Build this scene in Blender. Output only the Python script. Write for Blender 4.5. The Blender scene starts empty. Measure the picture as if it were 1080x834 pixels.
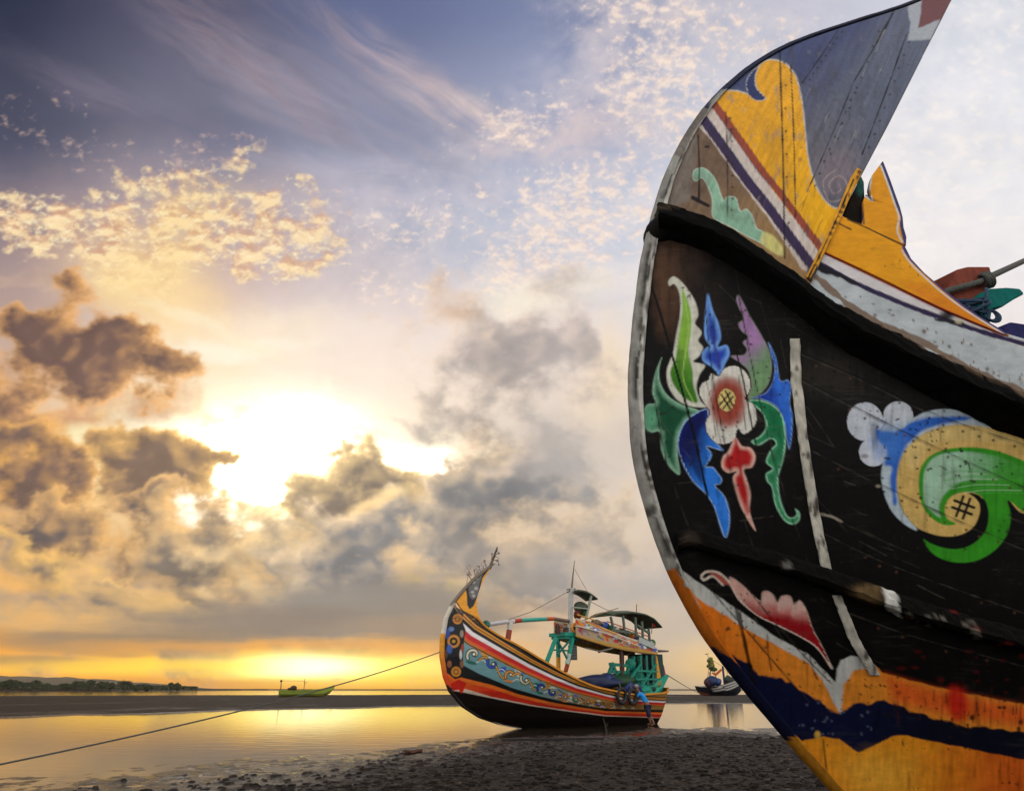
import bpy, bmesh, math, random
import numpy as np
from mathutils import Vector, Matrix
random.seed(5)
scene = bpy.context.scene
COL = scene.collection
# ============================================================ camera
FPX = 771.0                       # focal length in units of a 1080 wide frame
PITCH = math.atan(310/FPX)
CH = 1.5
CP, SP = math.cos(PITCH), math.sin(PITCH)
cam = bpy.data.cameras.new('camera'); camo = bpy.data.objects.new('camera', cam); COL.objects.link(camo)
camo.location = (0, 0, CH); camo.rotation_euler = (math.pi/2 + PITCH, 0, 0)
cam.sensor_fit = 'HORIZONTAL'; cam.sensor_width = 36; cam.lens = 36*FPX/1080
cam.clip_start = .05; cam.clip_end = 40000
scene.camera = camo
# ============================================================ light and exposure
scene.view_settings.view_transform = 'Standard'; scene.view_settings.look = 'None'
scene.view_settings.exposure = 0; scene.view_settings.gamma = 1; scene.view_settings.use_curve_mapping = False
scene.cycles.use_denoising = True
scene.cycles.max_bounces = 6; scene.cycles.diffuse_bounces = 3; scene.cycles.glossy_bounces = 3
W = bpy.data.worlds.new('World'); scene.world = W; W.use_nodes = True
wn = W.node_tree
wsky = wn.nodes.new('ShaderNodeTexSky'); wsky.sky_type = 'NISHITA'; wsky.sun_disc = False
wsky.sun_elevation = math.radians(8); wsky.sun_rotation = math.radians(-18)
wbg = wn.nodes['Background']; wbg.inputs['Strength'].default_value = .05
wn.links.new(wsky.outputs[0], wbg.inputs['Color'])
REAR_SKY_FILL = 1.42                   # brightness of the unseen sky behind the viewer, raised to light the boats
# ============================================================ helpers
def ray(px, py):
    u = (np.asarray(px, float)-540)/FPX; v = (417-np.asarray(py, float))/FPX
    return np.stack([u, CP - v*SP, SP + v*CP], -1)
def at(px, py, D):                # point seen there at horizontal distance D
    d = ray(px, py); p = d*(D/d[..., 1:2]) if d.ndim > 1 else d*(D/d[1])
    p = p + np.array([0, 0, CH]); return p
def proj(P):
    P = np.asarray(P, float); x = P[..., 0]; y = P[..., 1]; z = P[..., 2]-CH
    dep = y*CP + z*SP; dep = np.where(dep < .05, .05, dep)
    return 540 + FPX*x/dep, 417 - FPX*(-y*SP + z*CP)/dep
def srgb(*c):
    return tuple(float(v) for v in lin(c))
def tag(o, label=None, cat=None, group=None, kind=None):
    if label: o['label'] = label
    if cat: o['category'] = cat
    if group: o['group'] = group
    if kind: o['kind'] = kind
    return o
def empty(name, loc, rz=0):
    o = bpy.data.objects.new(name, None); COL.objects.link(o); o.location = loc; o.rotation_euler = (0, 0, rz); o.empty_display_size = .2
    return o
def link(name, me, mat, parent=None):
    o = bpy.data.objects.new(name, me); COL.objects.link(o)
    if mat is not None: me.materials.append(mat)
    if parent is not None: o.parent = parent
    return o
def raw_mesh(name, V, F, mat, parent=None, smooth=False, col=None):
    me = bpy.data.meshes.new(name)
    V = np.asarray(V, np.float32).reshape(-1, 3)
    if isinstance(F, np.ndarray):
        me.vertices.add(len(V)); me.vertices.foreach_set('co', V.ravel())
        k = F.shape[1]; me.loops.add(F.size); me.loops.foreach_set('vertex_index', F.astype(np.int32).ravel())
        me.polygons.add(len(F)); me.polygons.foreach_set('loop_start', np.arange(0, F.size, k, dtype=np.int32))
        me.polygons.foreach_set('loop_total', np.full(len(F), k, np.int32))
        me.update(calc_edges=True)
    else:
        me.from_pydata([tuple(v) for v in V.tolist()], [], F); me.update()
    if col is not None:
        a = me.color_attributes.new('Col', 'FLOAT_COLOR', 'POINT')
        c = np.ones((len(V), 4), np.float32); c[:, :3] = np.asarray(col).reshape(-1, 3)
        a.data.foreach_set('color', c.ravel())
    if smooth: me.polygons.foreach_set('use_smooth', np.ones(len(me.polygons), bool))
    me.validate()
    return link(name, me, mat, parent)
def grid_faces(nr, nc, base=0, flip=False, wrap=False):
    i = np.arange(nr-1)[:, None]; j = np.arange(nc if wrap else nc-1)[None, :]
    j2 = (j+1) % nc
    a = i*nc+j; b = i*nc+j2; c = (i+1)*nc+j2; d = (i+1)*nc+j
    F = np.stack([a, b, c, d], -1).reshape(-1, 4) + base
    return F[:, ::-1] if flip else F
class MB:
    """collects simple solids into one mesh"""
    def __init__(s): s.v = []; s.f = []; s.c = []; s.cur = (1, 1, 1)
    def col(s, *c): s.cur = srgb(*c); return s
    def add(s, vs, fs):
        b = len(s.v); s.v += [tuple(map(float, v)) for v in vs]; s.f += [tuple(i+b for i in f) for f in fs]; s.c += [s.cur]*len(vs); return s
    def box(s, c, size, M=None):
        hx, hy, hz = [k/2 for k in size]
        vs = [Vector((x*hx, y*hy, z*hz)) for x in (-1, 1) for y in (-1, 1) for z in (-1, 1)]
        if M is not None: vs = [M @ v for v in vs]
        c = Vector(c)
        return s.add([v+c for v in vs], [(0,1,3,2),(4,6,7,5),(0,4,5,1),(2,3,7,6),(0,2,6,4),(1,5,7,3)])
    def bar(s, a, b, w, h=None, up=(0,0,1)):
        a = Vector(a); b = Vector(b); h = h or w; d = (b-a).normalized(); u = Vector(up)
        if abs(d.dot(u)) > .98: u = Vector((0, 1, 0))
        x = d.cross(u).normalized(); y = x.cross(d).normalized()
        q = []
        for p in (a, b):
            for i, j in ((-1,-1),(1,-1),(1,1),(-1,1)): q.append(p + x*i*w/2 + y*j*h/2)
        return s.add(q, [(3,2,1,0),(4,5,6,7),(0,1,5,4),(1,2,6,5),(2,3,7,6),(3,0,4,7)])
    def tube(s, pts, r, n=8, cap=True):
        pts = [Vector(p) for p in pts]; rs = r if hasattr(r, '__len__') else [r]*len(pts)
        vs = []; ref = None
        for i, p in enumerate(pts):
            d = (pts[min(i+1, len(pts)-1)] - pts[max(i-1, 0)]).normalized()
            if ref is None: ref = Vector((0,0,1)) if abs(d.z) < .9 else Vector((1,0,0))
            x = d.cross(ref).normalized(); y = x.cross(d).normalized(); ref = y
            for k in range(n):
                t = 2*math.pi*k/n; vs.append(p + (x*math.cos(t)+y*math.sin(t))*rs[i])
        fs = []
        for i in range(len(pts)-1):
            for k in range(n):
                fs.append((i*n+k, i*n+(k+1)%n, (i+1)*n+(k+1)%n, (i+1)*n+k))
        if cap: fs += [tuple(range(n))[::-1], tuple(range((len(pts)-1)*n, len(pts)*n))]
        return s.add(vs, fs)
    def torus(s, c, R, r, axis, n=20, m=8, sx=1):
        c = Vector(c); a = Vector(axis).normalized(); u = a.orthogonal().normalized(); w = a.cross(u)
        vs = []
        for i in range(n):
            t = 2*math.pi*i/n; d = u*math.cos(t)+w*math.sin(t)
            for k in range(m):
                q = 2*math.pi*k/m; vs.append(c + d*(R+r*math.cos(q)) + a*r*math.sin(q)*sx)
        fs = [(i*m+k, ((i+1)%n)*m+k, ((i+1)%n)*m+(k+1)%m, i*m+(k+1)%m) for i in range(n) for k in range(m)]
        return s.add(vs, fs)
    def blob(s, c, r, seed=0, nu=14, nv=9, rough=.15, flat=None):
        rnd = random.Random(seed); ph = [rnd.uniform(0, 6.28) for _ in range(6)]
        vs = []
        for j in range(nv+1):
            th = math.pi*j/nv
            for i in range(nu):
                f = 2*math.pi*i/nu
                k = 1 + rough*(math.sin(2*f+ph[0]+th*2)+math.sin(3*f+ph[1]-th)*.7+math.sin(5*f+ph[2]+3*th)*.4)*math.sin(th)
                z = math.cos(th)*r[2]
                if flat is not None: z = max(z, flat)
                vs.append((c[0]+r[0]*k*math.sin(th)*math.cos(f), c[1]+r[1]*k*math.sin(th)*math.sin(f), c[2]+z))
        fs = [(j*nu+i, (j+1)*nu+i, (j+1)*nu+(i+1)%nu, j*nu+(i+1)%nu) for j in range(nv) for i in range(nu)]
        return s.add(vs, fs)
    def build(s, name, mat, parent=None, smooth=False, coloured=False):
        return raw_mesh(name, s.v, s.f, mat, parent, smooth, s.c if coloured else None)
# ---------------------------------------------------------------- materials
def nodes_mat(name):
    m = bpy.data.materials.new(name); m.use_nodes = True
    return m, m.node_tree.nodes, m.node_tree.links, m.node_tree.nodes['Principled BSDF']
def mat(name, c, rough=.6, metal=0, var=.25, scale=8, bump=.0, spec=.35):
    m, N, L, B = nodes_mat(name)
    tc = N.new('ShaderNodeTexCoord'); nz = N.new('ShaderNodeTexNoise'); nz.inputs['Scale'].default_value = scale; nz.inputs['Detail'].default_value = 6
    L.new(tc.outputs['Object'], nz.inputs['Vector'])
    mr = N.new('ShaderNodeMapRange'); mr.inputs[1].default_value = .3; mr.inputs[2].default_value = .7; mr.inputs[3].default_value = 1-var; mr.inputs[4].default_value = 1+var*.6
    L.new(nz.outputs[0], mr.inputs[0])
    mx = N.new('ShaderNodeVectorMath'); mx.operation = 'SCALE'; mx.inputs[0].default_value = c; L.new(mr.outputs[0], mx.inputs['Scale'])
    L.new(mx.outputs[0], B.inputs['Base Color'])
    B.inputs['Roughness'].default_value = rough; B.inputs['Metallic'].default_value = metal; B.inputs['Specular IOR Level'].default_value = spec
    if bump:
        b = N.new('ShaderNodeBump'); b.inputs['Strength'].default_value = bump; b.inputs['Distance'].default_value = .02
        L.new(nz.outputs[0], b.inputs['Height']); L.new(b.outputs[0], B.inputs['Normal'])
    return m
def paint_mat(name, rough=.55, wear=.5, scale=1.0, bump=.25, spec=.3, grain=(3, 3, 9)):
    """brushed paint over planks: colour from the paint layer, worn and grained by noise"""
    m, N, L, B = nodes_mat(name)
    at_ = N.new('ShaderNodeAttribute'); at_.attribute_name = 'Col'
    tc = N.new('ShaderNodeTexCoord')
    mp = N.new('ShaderNodeMapping'); mp.inputs['Scale'].default_value = tuple(g*scale for g in grain); L.new(tc.outputs['Object'], mp.inputs[0])
    n1 = N.new('ShaderNodeTexNoise'); n1.inputs['Scale'].default_value = 2.2; n1.inputs['Detail'].default_value = 8; n1.inputs['Roughness'].default_value = .65; L.new(mp.outputs[0], n1.inputs['Vector'])
    n2 = N.new('ShaderNodeTexNoise'); n2.inputs['Scale'].default_value = 7*scale; n2.inputs['Detail'].default_value = 9; n2.inputs['Roughness'].default_value = .7; L.new(tc.outputs['Object'], n2.inputs['Vector'])
    r1 = N.new('ShaderNodeMapRange'); r1.inputs[1].default_value = .28; r1.inputs[2].default_value = .72; r1.inputs[3].default_value = 1-.5*wear; r1.inputs[4].default_value = 1.12; L.new(n1.outputs[0], r1.inputs[0])
    s1 = N.new('ShaderNodeVectorMath'); s1.operation = 'SCALE'; L.new(at_.outputs['Color'], s1.inputs[0]); L.new(r1.outputs[0], s1.inputs['Scale'])
    r2 = N.new('ShaderNodeMapRange'); r2.inputs[1].default_value = .62; r2.inputs[2].default_value = .72; r2.inputs[3].default_value = 0; r2.inputs[4].default_value = .75*wear; L.new(n2.outputs[0], r2.inputs[0])
    mx = N.new('ShaderNodeMix'); mx.data_type = 'RGBA'; L.new(r2.outputs[0], mx.inputs[0]); L.new(s1.outputs[0], mx.inputs[6]); mx.inputs[7].default_value = (.02, .015, .012, 1)
    L.new(mx.outputs[2], B.inputs['Base Color'])
    B.inputs['Roughness'].default_value = rough; B.inputs['Specular IOR Level'].default_value = spec
    b = N.new('ShaderNodeBump'); b.inputs['Strength'].default_value = bump; b.inputs['Distance'].default_value = .012/scale
    ad = N.new('ShaderNodeMath'); ad.operation = 'ADD'; L.new(n1.outputs[0], ad.inputs[0]); L.new(n2.outputs[0], ad.inputs[1])
    L.new(ad.outputs[0], b.inputs['Height']); L.new(b.outputs[0], B.inputs['Normal'])
    return m

# ---------- noise ----------
_rng = np.random.RandomState(7)
_PERM = _rng.permutation(512); _PERM = np.concatenate([_PERM, _PERM, _PERM])
_GA = _rng.rand(512) * 2 * math.pi
_GX = np.cos(_GA); _GY = np.sin(_GA)
def perlin(x, y, seed=0):
    xi = np.floor(x).astype(np.int64); yi = np.floor(y).astype(np.int64)
    xf = x - xi; yf = y - yi
    u = xf*xf*xf*(xf*(xf*6-15)+10); v = yf*yf*yf*(yf*(yf*6-15)+10)
    def g(ix, iy, fx, fy):
        h = _PERM[_PERM[(ix + seed*37) & 511] + (iy & 511)] & 511
        return _GX[h]*fx + _GY[h]*fy
    a = g(xi, yi, xf, yf); b = g(xi+1, yi, xf-1, yf)
    c = g(xi, yi+1, xf, yf-1); d = g(xi+1, yi+1, xf-1, yf-1)
    return 1.5*((a + u*(b-a)) + v*((c + u*(d-c)) - (a + u*(b-a))))
def fbm(x, y, oct=5, seed=0, gain=.5):
    s = 0; a = 1; t = 0
    for o in range(oct):
        s = s + a*perlin(x + o*17.3, y - o*9.1, seed + o*5); t += a
        x = x*2.03; y = y*2.03; a *= gain
    return s/t
def billow(x, y, oct=5, seed=0, gain=.5):
    s = 0; a = 1; t = 0
    for o in range(oct):
        s = s + a*np.abs(perlin(x + o*17.3, y - o*9.1, seed + o*5)); t += a
        x = x*2.03; y = y*2.03; a *= gain
    return s/t
def sstep(a, b, x):
    t = np.clip((x-a)/(b-a), 0, 1); return t*t*(3-2*t)
def lin(c):
    c = np.asarray(c, float)/255
    return np.where(c <= .04045, c/12.92, ((c+.055)/1.055)**2.4)

def sky_colour(X, Y):
    """Colour of the sky (linear) on a flat chart of the western sky, 14 chart units to a degree."""
    S = X.shape
    # clear sky behind the clouds
    gx = [-150, 0, 200, 400, 600, 800, 1080, 1250]
    gy = [-150, 0, 120, 240, 360, 480, 600, 680, 704, 716, 727, 760]
    G = np.array([
      [(34,38,58),(38,42,62),(76,76,100),(86,96,132),(105,118,155),(172,174,194),(190,195,210),(195,200,214)],
      [(40,45,66),(48,53,76),(88,87,110),(102,112,148),(124,135,170),(196,196,210),(213,217,228),(215,219,230)],
      [(70,72,92),(76,78,98),(114,114,134),(139,143,168),(162,168,195),(206,209,222),(221,226,236),(222,227,236)],
      [(100,100,122),(108,108,130),(150,152,174),(178,183,202),(198,204,220),(231,230,236),(236,234,237),(236,234,237)],
      [(190,160,146),(196,168,154),(236,214,202),(238,222,217),(228,219,216),(236,227,223),(239,230,227),(238,230,227)],
      [(214,152,92),(226,168,104),(255,230,180),(255,236,204),(232,212,192),(232,217,204),(236,222,210),(236,222,210)],
      [(240,180,110),(242,188,118),(230,190,136),(240,202,150),(230,205,176),(216,202,188),(226,206,182),(226,206,182)],
      [(246,170,74),(248,172,74),(250,174,66),(252,188,84),(226,194,156),(212,194,174),(224,194,160),(220,194,160)],
      [(248,192,84),(250,198,84),(255,222,90),(255,240,150),(226,190,142),(206,188,168),(232,196,136),(226,190,136)],
      [(236,168,74),(240,172,74),(250,192,66),(255,214,80),(212,180,136),(198,183,166),(232,186,112),(222,184,122)],
      [(214,146,74),(218,150,74),(232,160,62),(244,184,66),(198,172,136),(190,176,160),(206,174,128),(200,172,130)],
      [(190,130,74),(190,130,74),(205,140,62),(210,150,66),(190,150,98),(175,165,150),(180,160,128),(180,160,130)]], float)
    G = lin(G)
    def interp(X, Y):
        ix = np.clip(np.searchsorted(gx, X) - 1, 0, len(gx)-2); iy = np.clip(np.searchsorted(gy, Y) - 1, 0, len(gy)-2)
        ax = np.array(gx, float); ay = np.array(gy, float)
        fx = np.clip((X-ax[ix])/(ax[ix+1]-ax[ix]), 0, 1); fy = np.clip((Y-ay[iy])/(ay[iy+1]-ay[iy]), 0, 1)
        fx = fx*fx*(3-2*fx); fy = fy*fy*(3-2*fy)
        fx = fx[..., None]; fy = fy[..., None]
        return (G[iy, ix]*(1-fx)+G[iy, ix+1]*fx)*(1-fy) + (G[iy+1, ix]*(1-fx)+G[iy+1, ix+1]*fx)*fy
    C = interp(X, Y)
    # warp fields for ragged edges
    wx = fbm(X/95, Y/80, 6, 1, .55); wy = fbm(X/95, Y/80, 6, 2, .55)
    wx = wx - wx[(X>0)&(X<700)&(Y>200)&(Y<700)].mean(); wy = wy - wy[(X>0)&(X<700)&(Y>200)&(Y<700)].mean()
    hx = fbm(X/260, Y/34, 5, 3, .55); hy = fbm(X/200, Y/26, 5, 4, .55)      # layered, for low stratus
    fine = fbm(X/34, Y/28, 5, 9, .6)
    puff = 1 - 2.2*billow(X/70, Y/60, 5, 12, .5)
    def blob(px, py, rx, ry, rot=0, soft=.6, amp=40, hz=0):
        r = math.radians(rot); c, s = math.cos(r), math.sin(r)
        dx = X - px + (hx*amp*2 if hz else wx*amp); dy = Y - py + (hy*amp*.5 if hz else wy*amp)
        x = dx*c + dy*s; y = -dx*s + dy*c
        return 1 - sstep(1-soft, 1+soft, np.sqrt((x/rx)**2 + (y/ry)**2))
    def put(m, col):
        nonlocal C
        m = np.clip(m, 0, 1)[..., None]; C = C*(1-m) + (lin(col) if not isinstance(col, np.ndarray) else col)*m
    def lerp(a, b, t):
        t = np.clip(t, 0, 1)[..., None]; return lin(a)*(1-t) + lin(b)*t
    # ---- cirrus veils, drawn out along one direction
    def veil(px, py, rx, ry, rot, col, a, sx=190, sy=17, seed=20):
        r = math.radians(rot); c, s = math.cos(r), math.sin(r)
        x = (X-px)*c + (Y-py)*s; y = -(X-px)*s + (Y-py)*c
        y2 = y + 26*fbm(x/160, y/90, 3, seed+3)
        n = fbm(x/sx, y2/sy, 5, seed, .6)
        m = 1 - sstep(.1, 1.15, np.sqrt((x/rx)**2 + ((y+wy*18)/ry)**2))
        put(m*a*sstep(-.45, .45, n), col)
    veil(235, 45, 190, 44, 40, (150,132,140), .6, seed=20)
    veil(300, 95, 120, 20, 38, (170,146,150), .6, seed=21)
    veil(345, 30, 110, 16, 48, (150,138,152), .55, seed=22)
    veil(430, 85, 150, 36, 35, (200,178,180), .62, seed=24)
    veil(500, 125, 120, 30, 24, (218,198,194), .65, seed=25)
    veil(360, 130, 260, 60, 30, (166,158,172), .55, seed=26)
    veil(300, 60, 260, 70, 36, (132,124,140), .4, seed=36)
    veil(60, 75, 130, 24, 30, (98,92,112), .6, seed=27)
    veil(160, 120, 180, 30, 22, (128,120,138), .6, seed=28)
    veil(590, 140, 130, 46, -18, (226,206,202), .7, 60, 30, seed=29)
    veil(650, 60, 110, 90, -40, (214,205,212), .6, 80, 40, seed=30)
    veil(440, 200, 220, 40, 8, (196,190,206), .5, seed=31)
    veil(900, 250, 260, 150, -25, (246,238,236), .75, 140, 40, seed=32)
    veil(1010, 110, 160, 80, -35, (236,232,238), .6, 120, 34, seed=33)
    veil(700, 300, 180, 60, -10, (244,234,228), .6, 120, 30, seed=34)
    # ---- altocumulus: many small puffs, warm on the sun side
    def cells(mask, scale, seed, hi, lo, thr=.0, a=1, ay=.8, soft=.5):
        x = X/scale + .35*fbm(X/60, Y/60, 3, seed+7); y = Y/(scale*ay) + .35*fbm(X/60, Y/60, 3, seed+8)
        n = lambda x, y: .62*perlin(x, y, seed) + .30*perlin(x*2.1+3, y*2.1, seed+1) + .16*perlin(x*4.3, y*4.3+7, seed+2)+ .1*perlin(x*9, y*9+7, seed+3)
        d = n(x, y); d2 = n(x - .02, y + .30)
        t = d + (mask-.5)*1.5 - thr
        al = sstep(0, soft, t)*sstep(.02, .3, mask)
        sh = sstep(-.30, .30, d - d2 + .25*fine)
        put(al*a, lerp(lo, hi, 1-.8*(1-sh)))
    big = np.maximum.reduce([blob(185, 245, 150, 52, 2, .6, 36), blob(40, 232, 70, 36, 8, .6, 36), blob(290, 255, 80, 46, 12, .6, 36), blob(160, 205, 90, 30, -12, .6, 36)*.9, blob(235, 180, 50, 26, -30, .6, 30)*.8, blob(320,215,50,26,10,.6,30)*.72, blob(150,295,60,30,20,.6,30)])
    put(blob(175, 258, 180, 66, 0, .95, 40)*.45, (232,190,162))
    put(blob(160, 305, 80, 40, 20, .9, 30)*.8, (250,212,156))
    cells(np.clip(big,0,1)*.84, 27, 40, (255,226,176), (200,146,124), .02, .95, .74, .7)
    cells(np.clip(big,0,1)*.68, 11, 41, (255,238,196), (222,168,134), .06, .85, .8, .8)
    put(blob(185, 240, 55, 30, -35, .9, 30)*.30*sstep(-.3,.3,fine+.2), (255,220,140)); put(blob(150, 288, 50, 22, -10, .9, 30)*.45, (255,226,156))
    up = np.maximum.reduce([blob(215, 160, 70, 26, -20, .7, 30)*.62, blob(20, 130, 60, 30, 20, .7, 25)*.52, blob(85,160,80,24,15,.7,25)*.54, blob(345, 225, 46, 34, 0, .7, 25)*.62, blob(75, 105, 46, 14, 40, .7, 20)*.52])
    cells(up, 13, 44, (236,200,180), (186,162,156), .08, .6, .75, .9)
    sc = np.maximum.reduce([blob(440, 235, 130, 46, -5, .8, 40)*.60, blob(420, 295, 80, 30, 0, .8, 40)*.66, blob(545, 130, 80, 40, -15, .8, 40)*.70, blob(600, 240, 100, 80, -30, .8, 40)*.80, blob(690, 90, 90, 90, -35, .8, 40)*.74, blob(735,130,80,70,-30,.8,40)*.7, blob(700, 15, 110, 36, 0, .8, 40)*.74, blob(790,30,90,36,0,.8,40)*.64, blob(560,290,80,56,-20,.8,40)*.78, blob(650,210,80,60,-20,.8,40)*.74])
    put(np.clip(sc, 0, 1)**1.3*.55*sstep(-.5, .5, fine + .3*fbm(X/60, Y/40, 4, 57)), (244,224,212))
    cells(sc, 16, 48, (255,232,212), (230,206,198), .12, .75, .72, .7)
    cells(sc*.92, 9, 50, (255,236,220), (234,212,206), .16, .6, .75, .7)
    rg = np.maximum.reduce([blob(1000, 150, 180, 100, -30, .8, 50)*.7, blob(960, 250, 170, 90, -30, .8, 50)*.66, blob(1040,40,100,60,-30,.8,50)*.64])
    put(np.clip(rg, 0, 1)*.5*sstep(-.6, .4, fine), (250,242,236))
    cells(rg, 20, 52, (252,243,236), (230,226,230), .08, .6, .7, .8)
    # ---- veil of light around the sun, wisps
    put(blob(330, 430, 220, 70, 0, .9, 30)*.65, (255,240,218))
    put(blob(215, 375, 110, 34, -6, .7, 50)*.7, (255,236,196))
    put(blob(180, 330, 70, 40, 30, .8, 50)*.75, (255,222,164))
    put(blob(250, 372, 80, 8, -3, .7, 20)*.8, (255,250,226))
    put(blob(230, 350, 80, 7, 24, .7, 20)*.7, (255,238,200))
    put(blob(560, 315, 55, 22, -10, .8, 40)*.75, (255,244,222))
    put(blob(640, 395, 26, 45, 10, .9, 30)*.6, (255,224,170))
    put(blob(400, 400, 260, 60, 0, .9, 40)*.35, (250,226,212))
    # ---- cumulus: grey hearts, gold and cream rims
    SX, SY = 290., 480.
    rr = np.sqrt((SX-X)**2 + (SY-Y)**2) + 40
    ux, uy = (SX-X)/rr, (SY-Y)/rr - .35
    def cnoise(x, y, seed=61, o=5):
        return .7*fbm(x/78, y/58, o, seed, .48) + .5*(.34 - billow(x/56, y/42, max(2, o-1), seed+3, .45))
    n0 = cnoise(X, Y); nm, ns = n0.mean(), n0.std(); n0 = (n0-nm)/ns*.20
    s0 = (cnoise(X, Y, o=3)-nm)/ns*.20; s1 = (cnoise(X + 13*ux, Y + 13*uy, o=3)-nm)/ns*.20
    edge = fbm(X/20, Y/16, 5, 83, .6)*.15
    lump2 = fbm(X/110, Y/60, 4, 66, .55)
    def cumulus(blobs, core, rim, lo=0, hi=0, a=1, pf=.30, k=1.0, soft=.34, shade=1.0):
        """one bank of cloud: a sum of soft masses broken up by turbulence, lit from the sun's side"""
        d = np.zeros(S); dn = np.zeros(S)
        for b in blobs:
            px, py, rx, ry = b[:4]; r = math.radians(b[4] if len(b) > 4 else 0); c, sn = math.cos(r), math.sin(r)
            for q, (ox, oy) in ((0, (0, 0)), (1, (11, 11))):
                dx = X - px + wx*46 + ox*ux*q; dy = Y - py + wy*46 + oy*uy*q
                x = dx*c + dy*sn; y = -dx*sn + dy*c
                g = 1.08*np.exp(-.60*((x/rx)**2 + (y/ry)**2))
                if q: dn = dn + g
                else: d = d + g
        d = 1.15*np.tanh(d/1.15); dn = 1.15*np.tanh(dn/1.15)
        e = d + k*(n0+edge)*sstep(.05, .45, d); es = d + k*s0*sstep(.05, .45, d); en = dn + k*s1*sstep(.05, .45, dn)
        al = sstep(.44, .44+soft, e)
        thick = sstep(.48, 1.24, e + .16*lump2)
        lit = np.clip((es - en)*1.9*shade, -.5, .9)
        t = np.clip(thick - .55*np.maximum(lit, 0) + .35*np.maximum(-lit, 0), 0, 1)
        col = lerp(rim, core, t)*(1 + .16*lump2 + .10*fine - .22*np.maximum(-lit, 0))[..., None]
        put(al*a, col)
        return al
    # warm lit vapour all through the left
    cumulus([(70,440,120,40,-4), (60,540,120,70), (120,470,100,50)], (214,156,112), (250,206,140), a=.85, soft=.7)
    cumulus([(170,428,60,22,0), (215,432,60,12), (120,405,80,20)], (226,184,148), (252,222,172), a=.8, soft=.7)
    # the opening the sun stands behind
    put(blob(274, 492, 124, 64, -6, .6, 40)*.85, (255,242,206)); put(blob(274, 492, 98, 52, -8, .55, 44), (255,253,242)); put(blob(276, 488, 80, 46, -6, .5, 40), (255,255,253))
    put(blob(318, 458, 56, 32, -10, .6, 40), (255,253,244)); put(blob(232, 512, 50, 34, -30, .6, 30), (255,252,236)); put(blob(258, 552, 22, 24, 0, .6, 18), (255,248,212)); put(blob(190, 450, 50, 14, 4, .7, 24)*.9, (255,246,214))
    put(blob(444, 488, 62, 30, 14, .6, 34)*.95, (255,244,212)); put(blob(446, 490, 46, 20, 14, .5, 26), (255,254,242)); put(blob(405, 470, 40, 22, 10, .7, 30)*.8, (255,246,220))
    put(blob(8, 466, 30, 26, 0, .7, 25), (255,190,64)); put(blob(90, 488, 24, 26, 0, .8, 30), (255,236,184)); put(blob(110, 468, 30, 12, 0, .8, 24),(255,240,192)); put(blob(95, 508, 18, 12, 0, .8, 22), (255,244,206))
    put(blob(455, 622, 30, 15, -10, .8, 16)*.9, (255,222,130))
    # left tower and its skirts
    cumulus([(30,284,60,12,6), (60,300,60,10,4)], (156,138,138), (226,190,160), a=.5, soft=.6)
    cumulus([(84,318,24,34,-14), (80,350,40,32,0), (30,400,66,34,-8), (85,385,66,34,0), (128,382,34,22,-6), (14,352,34,10), (70,296,16,20), (160,392,36,14,8), (20,425,40,20)], (122,96,88), (246,184,116), soft=.48, k=1.1)
    cumulus([(24,480,44,44), (14,525,56,46), (58,505,30,34), (70,535,30,20), (40,455,26,16)], (126,102,92), (248,186,108), soft=.48, k=1.1)
    cumulus([(150,484,40,34,-8), (170,470,24,22), (205,482,36,12,-10), (232,476,10,7), (150,522,46,30), (186,505,26,22,-24), (125,510,20,24)], (132,108,94), (254,198,116), soft=.40, k=.95)
    # the long grey bank under the sun
    cumulus([(180,640,280,60,0), (440,620,170,60), (300,585,170,50), (80,600,110,50)], (172,148,128), (238,190,130), a=.97, soft=.6, k=1.0)
    cumulus([(112,562,74,36,4), (150,580,60,26,10), (60,555,40,20,-20), (175,560,30,26)], (116,104,100), (246,190,120), soft=.5, k=1.2)
    cumulus([(44,592,44,22,18), (85,606,30,16,20)], (126,114,106), (250,200,120), soft=.45, k=1.2)
    cumulus([(215,585,50,48,0), (225,560,44,26,-10), (240,615,60,34)], (138,124,112), (250,202,136), soft=.55, k=1.1)
    cumulus([(312,590,66,46,0), (345,570,40,30), (300,560,50,18,-12), (330,625,70,30)], (164,151,139), (252,214,156), soft=.55, k=1.1)
    cumulus([(132,632,56,20,14), (170,645,60,14,6)], (138,126,116), (232,188,126), soft=.5, k=1.1)
    cumulus([(344,515,24,24), (388,504,44,36,-6), (372,535,50,30), (425,525,40,22,14), (400,550,60,24)], (134,119,108), (254,214,148), soft=.40, k=1.0)
    cumulus([(480,540,110,38,-6), (545,505,60,46,10), (430,580,100,36,0), (560,550,50,40,0), (540,575,80,34), (400,610,90,28)], (132,131,133), (242,210,170), soft=.5, k=1.1)
    put(blob(14, 607, 28, 9, 14, 1, 26)*.75, (254,190,104)); put(blob(48,574,26,8,-16,1,26)*.6*sstep(-.4,.4,fine), (255,196,120)); put(blob(104,533,14,9,0,1,22)*.7*sstep(-.4,.4,fine),(255,214,150))
    put(blob(386, 530, 20, 7, -20, .8, 18)*.8, (250,212,150)); put(blob(412,516,16,8,-10,.8,18)*.8, (254,220,156))
    put(blob(80, 652, 110, 16, 6, .8, 44, 1)*.75, (228,184,124)); put(blob(180, 640, 60, 8, 10, .8, 30, 1)*.6, (238,194,126)); put(blob(110,625,60,7,14,.8,24,1)*.6,(236,190,124))
    # middle column of grey
    cumulus([(548,400,56,56,10), (590,430,46,50,0), (505,372,42,30), (520,452,66,38), (575,350,44,34), (465,440,40,26)], (166,156,153), (246,220,198), a=.84, soft=.9, k=1.1)
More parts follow.
